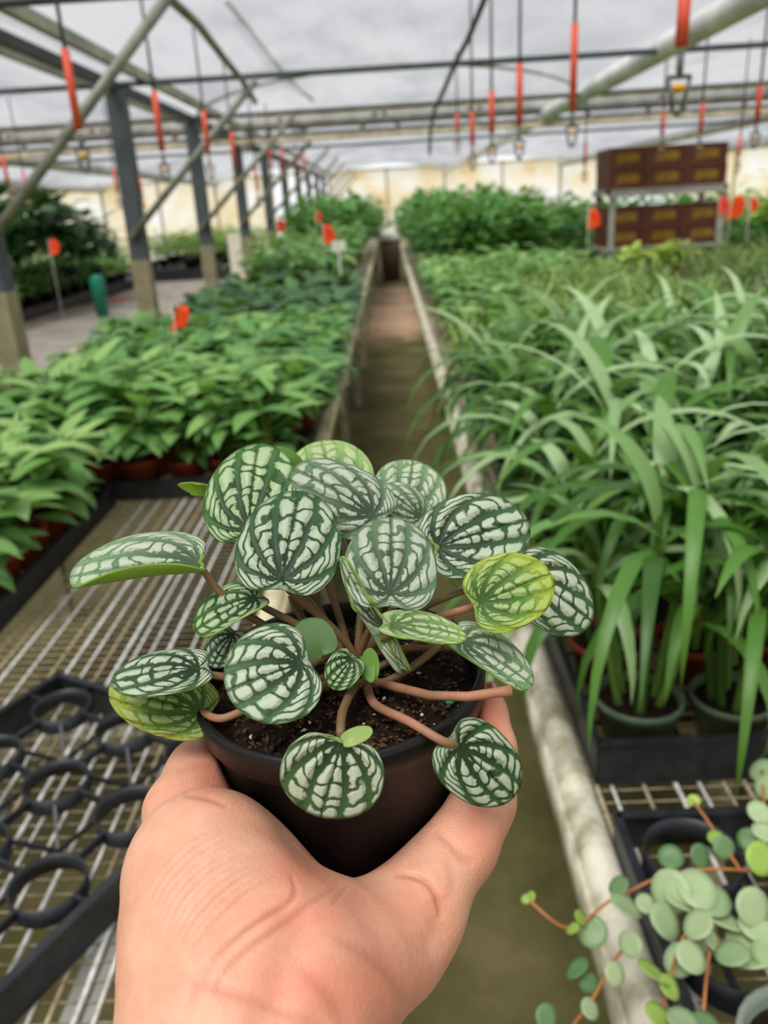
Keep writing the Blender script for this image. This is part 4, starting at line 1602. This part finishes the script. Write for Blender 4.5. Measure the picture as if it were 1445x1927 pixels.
# right side
hero_leaf((992, 1082, .292), (1118, 1166, .296), 76, (.10, .38, .92), 'pep', 'under', 1, cup=.04, quilt=.03)
hero_leaf((906, 1132, .262), (1036, 1080, .262), 73, (.05, .32, .94), 'pep_yellow', 'under', 1, pet='petiole_pink', label='lime green leaf with a yellow edge, right side', cup=.08)
hero_leaf((872, 1202, .268), (1003, 1281, .262), 56, (.30, .60, .74), 'pep_lite', 'under', 0, cup=.08, foldn=1.1)
# left side
hero_leaf((374, 1052, .268), (134, 1078, .262), 80, (-.02, .68, .73), 'pep_lite', 'under', 2, label='long silver leaf folded up to show its lime underside, far left', foldp=2.3, cup=.05, quilt=.012, a0=.12, droop=.05, via=[(470, 1160, .272), (412, 1112, .270)])
hero_leaf((478, 1122, .268), (366, 1180, .262), 54, (-.12, .60, .80), 'pep_green', 'under_pale', 2, foldp=1.3, cup=.08, quilt=.015)
hero_leaf((436, 1192, .282), (398, 1252, .276), 36, (-.1, .45, .88), 'pep_dark', 'under', 2)
hero_leaf((372, 1252, .254), (212, 1276, .246), 58, (-.05, .80, .60), 'pep', 'under', 2, cup=.02, droop=.08, via=[(520, 1290, .268), (430, 1275, .258)])
hero_leaf((376, 1338, .258), (208, 1292, .256), 64, (.0, .28, .96), 'pep_sick', 'under_pale', 2, pet='petiole_pink', label='leaf turning yellow, hanging over the left rim', cup=.02, via=[(560, 1310, .262), (478, 1330, .252), (415, 1352, .249)])
# front
hero_leaf((604, 1226, .256), (570, 1166, .260), 42, (.1, .45, .9), 'plain_grey', 'under', 2, quilt=.0)
hero_leaf((566, 1247, .238), (430, 1296, .230), 96, (-.02, .42, .90), 'pep', 'under', 2, label='broad silver barred leaf in front of the soil', cup=.05, droop=.10)
hero_leaf((662, 1240, .252), (622, 1292, .248), 34, (.1, .35, .93), 'pep_green', 'under', 2, quilt=.04, cup=.15)
hero_leaf((697, 1272, .254), (697, 1220, .256), 17, (.2, .3, .92), 'plain_green', 'under', 3, quilt=0)
hero_leaf((688, 1240, .256), (700, 1282, .252), 12, (.2, .3, .92), 'plain_green', 'under', 3, quilt=0, pet=None)
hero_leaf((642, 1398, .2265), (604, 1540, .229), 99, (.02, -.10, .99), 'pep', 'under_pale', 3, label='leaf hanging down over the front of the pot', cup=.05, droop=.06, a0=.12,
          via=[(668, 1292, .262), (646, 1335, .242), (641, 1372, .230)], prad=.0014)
hero_leaf((652, 1392, .226), (700, 1372, .228), 16, (-.3, .3, .9), 'under_pale', 'under_pale', 3, pet=None, quilt=0)
hero_leaf((868, 1408, .2355), (968, 1502, .238), 73, (.06, .05, .99), 'pep_dark', 'under', 3, label='dark silver spotted leaf hanging beside the thumb', cup=.03, a0=.26,
          via=[(705, 1325, .256), (770, 1358, .240), (832, 1394, .2345)], pet='petiole_pink', prad=.0014)
# bare cut leaf stalk and other petioles in the crown
pm = MB()
pts = [view_point(*v) for v in ((700, 1282, .272), (745, 1293, .262), (810, 1309, .250), (880, 1311, .244), (930, 1304, .241), (964, 1299, .239))]
pm.tube([p - BASE for p in pts], [.0016, .0016, .0015, .0015, .0015, .0017], 10)
build(pm, 'cut_petiole', M['petiole_pink'], hero)
pm = MB()
for (a, b_, c) in (((690, 1290, .27), (745, 1290, .264), (838, 1205, .268)), ((668, 1262, .276), (640, 1160, .285), (610, 1080, .285)), ((660, 1260, .278), (600, 1150, .288), (585, 1110, .285)),
                   ((680, 1255, .28), (700, 1180, .285), (690, 1100, .29)), ((700, 1262, .278), (780, 1220, .276), (850, 1160, .285)), ((650, 1262, .278), (560, 1170, .285), (548, 1120, .285))):
    p0, p1, p2 = [view_point(*v) - BASE for v in (a, b_, c)]
    pm.tube([p0 * (1 - t) ** 2 + 2 * p1 * t * (1 - t) + p2 * t * t for t in [k / 8 for k in range(9)]], .0014, 8)
build(pm, 'inner_stem', M['petiole'], hero)


# ------------------------------------------------------------------ the hand (one continuous skin)
def cpt(px, py, d):
    return np.array([(px - CX) / FPX * d, (CY - py) / FPX * d, d])


HS = 0.00125
lo = np.array([-0.096, -0.166, 0.160])
hi = np.array([0.062, -0.046, 0.372])
dims = np.ceil((hi - lo) / HS).astype(int)
gx = (lo[0] + HS * np.arange(dims[0]))[:, None, None]
gy = (lo[1] + HS * np.arange(dims[1]))[None, :, None]
gz = (lo[2] + HS * np.arange(dims[2]))[None, None, :]


def cone_sdf(a, b, ra, rb, flat=None):
    ab = b - a
    L2 = float(ab @ ab) + 1e-12
    h = np.clip(((gx - a[0]) * ab[0] + (gy - a[1]) * ab[1] + (gz - a[2]) * ab[2]) / L2, 0, 1).astype(np.float32)
    dx, dy, dz = gx - a[0] - h * ab[0], gy - a[1] - h * ab[1], gz - a[2] - h * ab[2]
    return (np.sqrt(dx * dx + dy * dy + dz * dz) - (ra + (rb - ra) * h)).astype(np.float32)


def smin(a, b, k):
    h = np.clip(0.5 + 0.5 * (b - a) / k, 0, 1)
    return b + (a - b) * h - k * h * (1 - h)


def chain(pts, k=0.004):
    """a limb: (px, py, depth, radius in px at that depth)"""
    s = None
    for p, q in zip(pts[:-1], pts[1:]):
        d = cone_sdf(cpt(*p[:3]), cpt(*q[:3]), p[3] / FPX * p[2], q[3] / FPX * q[2])
        s = d if s is None else smin(s, d, k)
    return s


# forearm and heel of the hand
S = chain([(384, 2260, .178, 172), (398, 2040, .192, 170), (422, 1860, .208, 160)])
S = smin(S, chain([(500, 2260, .178, 168), (498, 2040, .192, 160), (530, 1870, .208, 148)]), .022)
# outer (little finger) side of the palm
S = smin(S, chain([(420, 1860, .208, 162), (400, 1730, .222, 150), (386, 1640, .236, 150)]), .016)
S = smin(S, chain([(420, 1750, .226, 148), (480, 1708, .242, 118)]), .014)
# centre of the palm running under the pot
S = smin(S, chain([(530, 1880, .210, 155), (575, 1795, .232, 110), (600, 1755, .262, 92), (612, 1725, .300, 80)]), .016)
S = smin(S, chain([(420, 1640, .255, 120), (480, 1600, .30, 92)]), .014)
# ball of the thumb
S = smin(S, chain([(550, 1880, .208, 148), (670, 1812, .226, 118), (722, 1780, .236, 98)]), .014)
S = smin(S, chain([(700, 1795, .245, 100), (770, 1722, .262, 86)]), .012)
S = smin(S, chain([(722, 1775, .236, 92), (778, 1738, .243, 84)]), .007)
# thumb: lower segment, knuckle, tip
TH = chain([(718, 1778, .236, 98), (792, 1690, .246, 84), (858, 1592, .258, 75), (897, 1502, .266, 73), (916, 1408, .274, 55), (914, 1345, .279, 41), (910, 1300, .281, 28)], .003)
S = smin(S, TH, .006)
# little finger folding behind the pot on the left, then ring, middle and index behind it
LF = chain([(352, 1530, .258, 84), (384, 1462, .274, 70), (424, 1412, .298, 64), (478, 1372, .328, 60), (545, 1345, .345, 55)], .004)
S = smin(S, LF, .0035)
AWAY = (cf - AX * cf.dot(AX)).normalized()
RIGHT = AWAY.cross(AX).normalized()


def potpt(x, y, z, r):
    """a joint given in mm in the pot's own frame (right, away, up from the base)"""
    w = BASE + (RIGHT * x + AWAY * y + AX * z) * 0.001 - CAMPOS
    d = w.dot(cf)
    return (CX + w.dot(cr) / d * FPX, CY - w.dot(cu) / d * FPX, d, r * 0.001 / d * FPX)


for x in (-22, 0, 20):
    S = smin(S, chain([potpt(x * .9, -18, -15, 11), potpt(x, 0, -16, 12), potpt(x * 1.05, 32, -15, 12)]), .010)
for (x0_, x1_, top) in ((-24, -30, 62), (-2, -3, 70), (21, 24, 64)):
    S = smin(S, chain([potpt(x0_, 30, -15, 11.5), potpt(x0_ * 1.05, 50, -4, 11), potpt(x1_, 55, 26, 10), potpt(x1_, 57, 48, 9.3), potpt(x1_ * .95, 58, top, 8)], .004), .005)
# flesh gives way where the pot presses into it
P0 = np.array([(BASE - CAMPOS).dot(cr), (BASE - CAMPOS).dot(cu), (BASE - CAMPOS).dot(cf)])
PA = np.array([AX.dot(cr), AX.dot(cu), AX.dot(cf)])
hx, hy, hz = gx - P0[0], gy - P0[1], gz - P0[2]
ht = hx * PA[0] + hy * PA[1] + hz * PA[2]
rad = np.sqrt(np.maximum(0, hx * hx + hy * hy + hz * hz - ht * ht))
slope = (PR - 0.0038 - PB) / (PH - 0.0125)
rp = PB + slope * np.clip(ht, 0, PH)
rp = np.where(ht > PH - 0.0135, PR, rp)
dp = np.maximum((rad - rp) * 0.985, np.maximum(-ht, ht - PH)).astype(np.float32)
S = -smin(-S, dp - 0.0006, .003)


def surface_nets(S, org, h):
    nx, ny, nz = S.shape
    neg = S < 0
    acc = np.zeros((nx - 1, ny - 1, nz - 1, 3), np.float32)
    cnt = np.zeros((nx - 1, ny - 1, nz - 1), np.int16)
    cs = [(i, j, k) for i in (0, 1) for j in (0, 1) for k in (0, 1)]
    sl = lambda o, n: slice(o, n - 1 + o)
    g = lambda Aa, c: Aa[sl(c[0], nx), sl(c[1], ny), sl(c[2], nz)]
    for a in cs:
        for b in cs:
            if sum(abs(x - y) for x, y in zip(a, b)) != 1 or a > b:
                continue
            na_, nb_ = g(neg, a), g(neg, b)
            cr2 = na_ != nb_
            ii = np.nonzero(cr2)
            va, vb = g(S, a)[ii], g(S, b)[ii]
            t = va / (va - vb)
            p = np.array(a)[None] + t[:, None] * (np.array(b) - np.array(a))[None]
            acc[ii] += p
            cnt[ii] += 1
    act = np.nonzero(cnt > 0)
    idx = -np.ones(cnt.shape, np.int64)
    idx[act] = np.arange(len(act[0]))
    V = org + h * (np.stack(act, 1) + acc[act] / cnt[act][:, None])
    F = []
    for ax in range(3):
        a = [slice(None)] * 3
        b = [slice(None)] * 3
        a[ax] = slice(0, -1)
        b[ax] = slice(1, None)
        cross = neg[tuple(a)] != neg[tuple(b)]
        first = neg[tuple(a)]
        i, j, k = np.nonzero(cross)
        u, v = [(1, 2), (2, 0), (0, 1)][ax]
        P = np.stack([i, j, k], 1)
        ok = (P[:, u] > 0) & (P[:, v] > 0)
        lim = np.array(cnt.shape)
        ok &= (P[:, u] < lim[u]) & (P[:, v] < lim[v]) & (P[:, ax] < lim[ax])
        P = P[ok]
        f = first[P[:, 0], P[:, 1], P[:, 2]]
        eu, ev = np.zeros(3, int), np.zeros(3, int)
        eu[u] = 1
        ev[v] = 1
        q = [P - eu - ev, P - ev, P, P - eu]
        q = np.stack([idx[x[:, 0], x[:, 1], x[:, 2]] for x in q], 1)
        q[~f] = q[~f][:, ::-1]
        F.append(q)
    return V, np.concatenate(F)


V, F = surface_nets(S, lo, HS)


def vnormals(V, F):
    a, b, c, d = (V[F[:, i]] for i in range(4))
    fn = np.cross(c - a, d - b)
    N_ = np.zeros_like(V)
    for i in range(4):
        np.add.at(N_, F[:, i], fn)
    return N_ / (np.linalg.norm(N_, axis=1, keepdims=True) + 1e-12)


def relax(V, F, it, lam=0.5):
    e = np.concatenate([F[:, [0, 1]], F[:, [1, 2]], F[:, [2, 3]], F[:, [3, 0]]])
    for _ in range(it):
        s = np.zeros_like(V)
        n_ = np.zeros(len(V))
        np.add.at(s, e[:, 0], V[e[:, 1]])
        np.add.at(s, e[:, 1], V[e[:, 0]])
        np.add.at(n_, e[:, 0], 1)
        np.add.at(n_, e[:, 1], 1)
        V = V + lam * (s / n_[:, None] - V)
    return V


# keep the one connected skin
lab = np.arange(len(V))
e_ = np.concatenate([F[:, [0, 1]], F[:, [1, 2]], F[:, [2, 3]], F[:, [3, 0]]])
while True:
    new = lab.copy()
    np.minimum.at(new, e_[:, 0], lab[e_[:, 1]])
    np.minimum.at(new, e_[:, 1], lab[e_[:, 0]])
    new = new[new]
    if (new == lab).all():
        break
    lab = new
ids, cn = np.unique(lab, return_counts=True)
print('skin pieces', sorted(cn.tolist())[-4:])
keep = lab == ids[np.argmax(cn)]
mp = np.cumsum(keep) - 1
F = mp[F[keep[F[:, 0]]]]
V = V[keep]
V = relax(V, F, 4)
me = bpy.data.meshes.new('hand')
me.from_pydata(V.tolist(), [], F.tolist())
me.update()
tmp = bpy.data.objects.new('hand_tmp', me)
COL.objects.link(tmp)
sd = tmp.modifiers.new('s', 'SUBSURF')
sd.levels = sd.render_levels = 1
dg = bpy.context.evaluated_depsgraph_get()
me2 = bpy.data.meshes.new_from_object(tmp.evaluated_get(dg))
bpy.data.objects.remove(tmp)
nv = len(me2.vertices)
V = np.zeros(nv * 3)
me2.vertices.foreach_get('co', V)
V = V.reshape(-1, 3)
Fq = np.zeros(len(me2.loops), int)
me2.loops.foreach_get('vertex_index', Fq)
Fq = Fq.reshape(-1, 4)
Nn = vnormals(V, Fq)
if (Nn * (V - V.mean(0))).sum() < 0:
    Nn = -Nn
PX = CX + V[:, 0] / V[:, 2] * FPX
PY = CY - V[:, 1] / V[:, 2] * FPX
front = Nn[:, 2] < 0.15


def curve_dist(pts):
    d = np.full(nv, 1e9)
    tp = np.zeros(nv)
    for i_, (a, b) in enumerate(zip(pts[:-1], pts[1:])):
        ax_, ay_ = a
        bx_, by_ = b
        L2 = (bx_ - ax_) ** 2 + (by_ - ay_) ** 2
        h = np.clip(((PX - ax_) * (bx_ - ax_) + (PY - ay_) * (by_ - ay_)) / L2, 0, 1)
        dn = np.hypot(PX - ax_ - h * (bx_ - ax_), PY - ay_ - h * (by_ - ay_))
        tp = np.where(dn < d, (i_ + h) / (len(pts) - 1), tp)
        d = np.minimum(d, dn)
    return d, np.clip(np.sin(np.pi * np.clip(tp, 0, 1)), 0, 1) ** 0.6


def smooth_pts(p, n=5):
    out = []
    for i in range(len(p) - 1):
        a, b, c, d = (np.array(p[max(0, min(len(p) - 1, j))], float) for j in (i - 1, i, i + 1, i + 2))
        for k in range(n):
            s = k / n
            out.append(tuple(0.5 * ((2 * b) + (c - a) * s + (2 * a - 5 * b + 4 * c - d) * s * s + (3 * b - a - 3 * c + d) * s ** 3)))
    out.append(tuple(p[-1]))
    return out


CREASES = [  # skin folds: points, depth in mm, width in px
    ([(546, 1645), (556, 1672), (545, 1695), (510, 1715), (465, 1745), (425, 1780), (395, 1815)], .9, 4),
    ([(640, 1668), (600, 1690), (560, 1715), (520, 1745), (470, 1782), (430, 1820), (405, 1870)], .7, 5),
    ([(660, 1662), (640, 1685), (625, 1705)], .4, 4),
    ([(345, 1497), (375, 1499), (405, 1506), (430, 1518)], .7, 5),
    ([(740, 1645), (775, 1648), (808, 1665), (828, 1702), (835, 1730)], 1.1, 5),
    ([(815, 1562), (845, 1585), (868, 1612), (890, 1628)], .7, 7),
    ([(630, 1760), (690, 1795), (740, 1840), (775, 1900)], .5, 10),
    ([(560, 1800), (600, 1850), (640, 1900), (660, 1950)], .5, 12),
    ([(350, 1835), (420, 1862), (520, 1895), (620, 1935)], .5, 10),
    ([(330, 1453), (365, 1443), (405, 1438)], .4, 5),
    ([(395, 1815), (370, 1850), (350, 1900)], .4, 9),
    ([(835, 1600), (850, 1640), (850, 1690)], .35, 8),
    ([(870, 1500), (900, 1520), (935, 1525)], .35, 6),
]
for i_ in range(11):   # fine parallel wrinkles over the outer edge of the palm
    o_ = i_ * 15
    CREASES.append(([(272 + o_ * .55, 1690 + o_ * .75), (296 + o_ * .62, 1640 + o_ * .70), (345 + o_ * .75, 1588 + o_ * .62), (415 + o_ * .72, 1552 + o_ * .62)], .30 + .10 * (i_ % 3), 3))
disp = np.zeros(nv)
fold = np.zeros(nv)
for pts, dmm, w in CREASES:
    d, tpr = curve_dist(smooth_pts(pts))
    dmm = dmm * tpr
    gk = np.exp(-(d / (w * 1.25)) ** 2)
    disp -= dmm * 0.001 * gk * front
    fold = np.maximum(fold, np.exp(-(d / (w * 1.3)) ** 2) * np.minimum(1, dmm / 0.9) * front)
# soft hollows: the fold between the two pads of the palm and the wrist
for pts, dmm, w in (([(560, 1700), (555, 1780), (520, 1880), (500, 1960)], 2.2, 42), ([(820, 1690), (830, 1740), (800, 1800)], 1.2, 26),
                    ([(250, 1760), (300, 1800), (330, 1860)], 1.0, 32)):
    d, tpr = curve_dist(smooth_pts(pts))
    disp -= dmm * 0.001 * np.exp(-(d / w) ** 2) * front * tpr
lump = np.array([mnoise.noise(Vector((v[0] * 70, v[1] * 70, v[2] * 70))) for v in V])
disp += 0.0005 * lump
V2 = V + Nn * disp[:, None]


def blob(x, y, rx, ry):
    return np.exp(-(((PX - x) / rx) ** 2 + ((PY - y) / ry) ** 2))


flush = 0.42 * blob(680, 1850, 130, 100) + 0.5 * blob(640, 1720, 160, 40) + 0.85 * blob(905, 1340, 50, 75) + 0.55 * blob(395, 1440, 55, 60) + 0.4 * blob(520, 1860, 120, 60) \
    + 0.45 * blob(880, 1560, 60, 60) + 0.5 * blob(560, 1640, 80, 40)
pale = 0.8 * blob(380, 1600, 110, 60) + 0.5 * blob(700, 1730, 70, 40) + 0.5 * blob(820, 1630, 30, 30) + 0.4 * blob(860, 1640, 25, 60)
W3 = np.array([CAMPOS + Vector(cr) * 0]).repeat(nv, 0) + V2[:, :1] * np.array(cr) + V2[:, 1:2] * np.array(cu) + V2[:, 2:] * np.array(cf)
HB = np.array(view_point(480, 1900, .20))
me2.vertices.foreach_set('co', (W3 - HB).ravel())
me2.update()
bm = bmesh.new()
bm.from_mesh(me2)
bmesh.ops.recalc_face_normals(bm, faces=bm.faces)
bm.to_mesh(me2)
bm.free()
ca = me2.color_attributes.new('flush', 'FLOAT_COLOR', 'POINT')
cc = np.ones((nv, 4))
cc[:, 0] = np.clip(flush, 0, 1)
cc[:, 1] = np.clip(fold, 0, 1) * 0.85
cc[:, 2] = np.clip(pale, 0, 1)
ca.data.foreach_set('color', cc.ravel())
me2.polygons.foreach_set('use_smooth', [True] * len(me2.polygons))
me2.materials.clear()
me2.materials.append(M['skin'])
me2.name = 'hand'
ho = obj('hand', me2, None, Vector(HB))
tag(ho, 'bare upturned hand and wrist holding the black pot, thumb up its right side', 'hand')
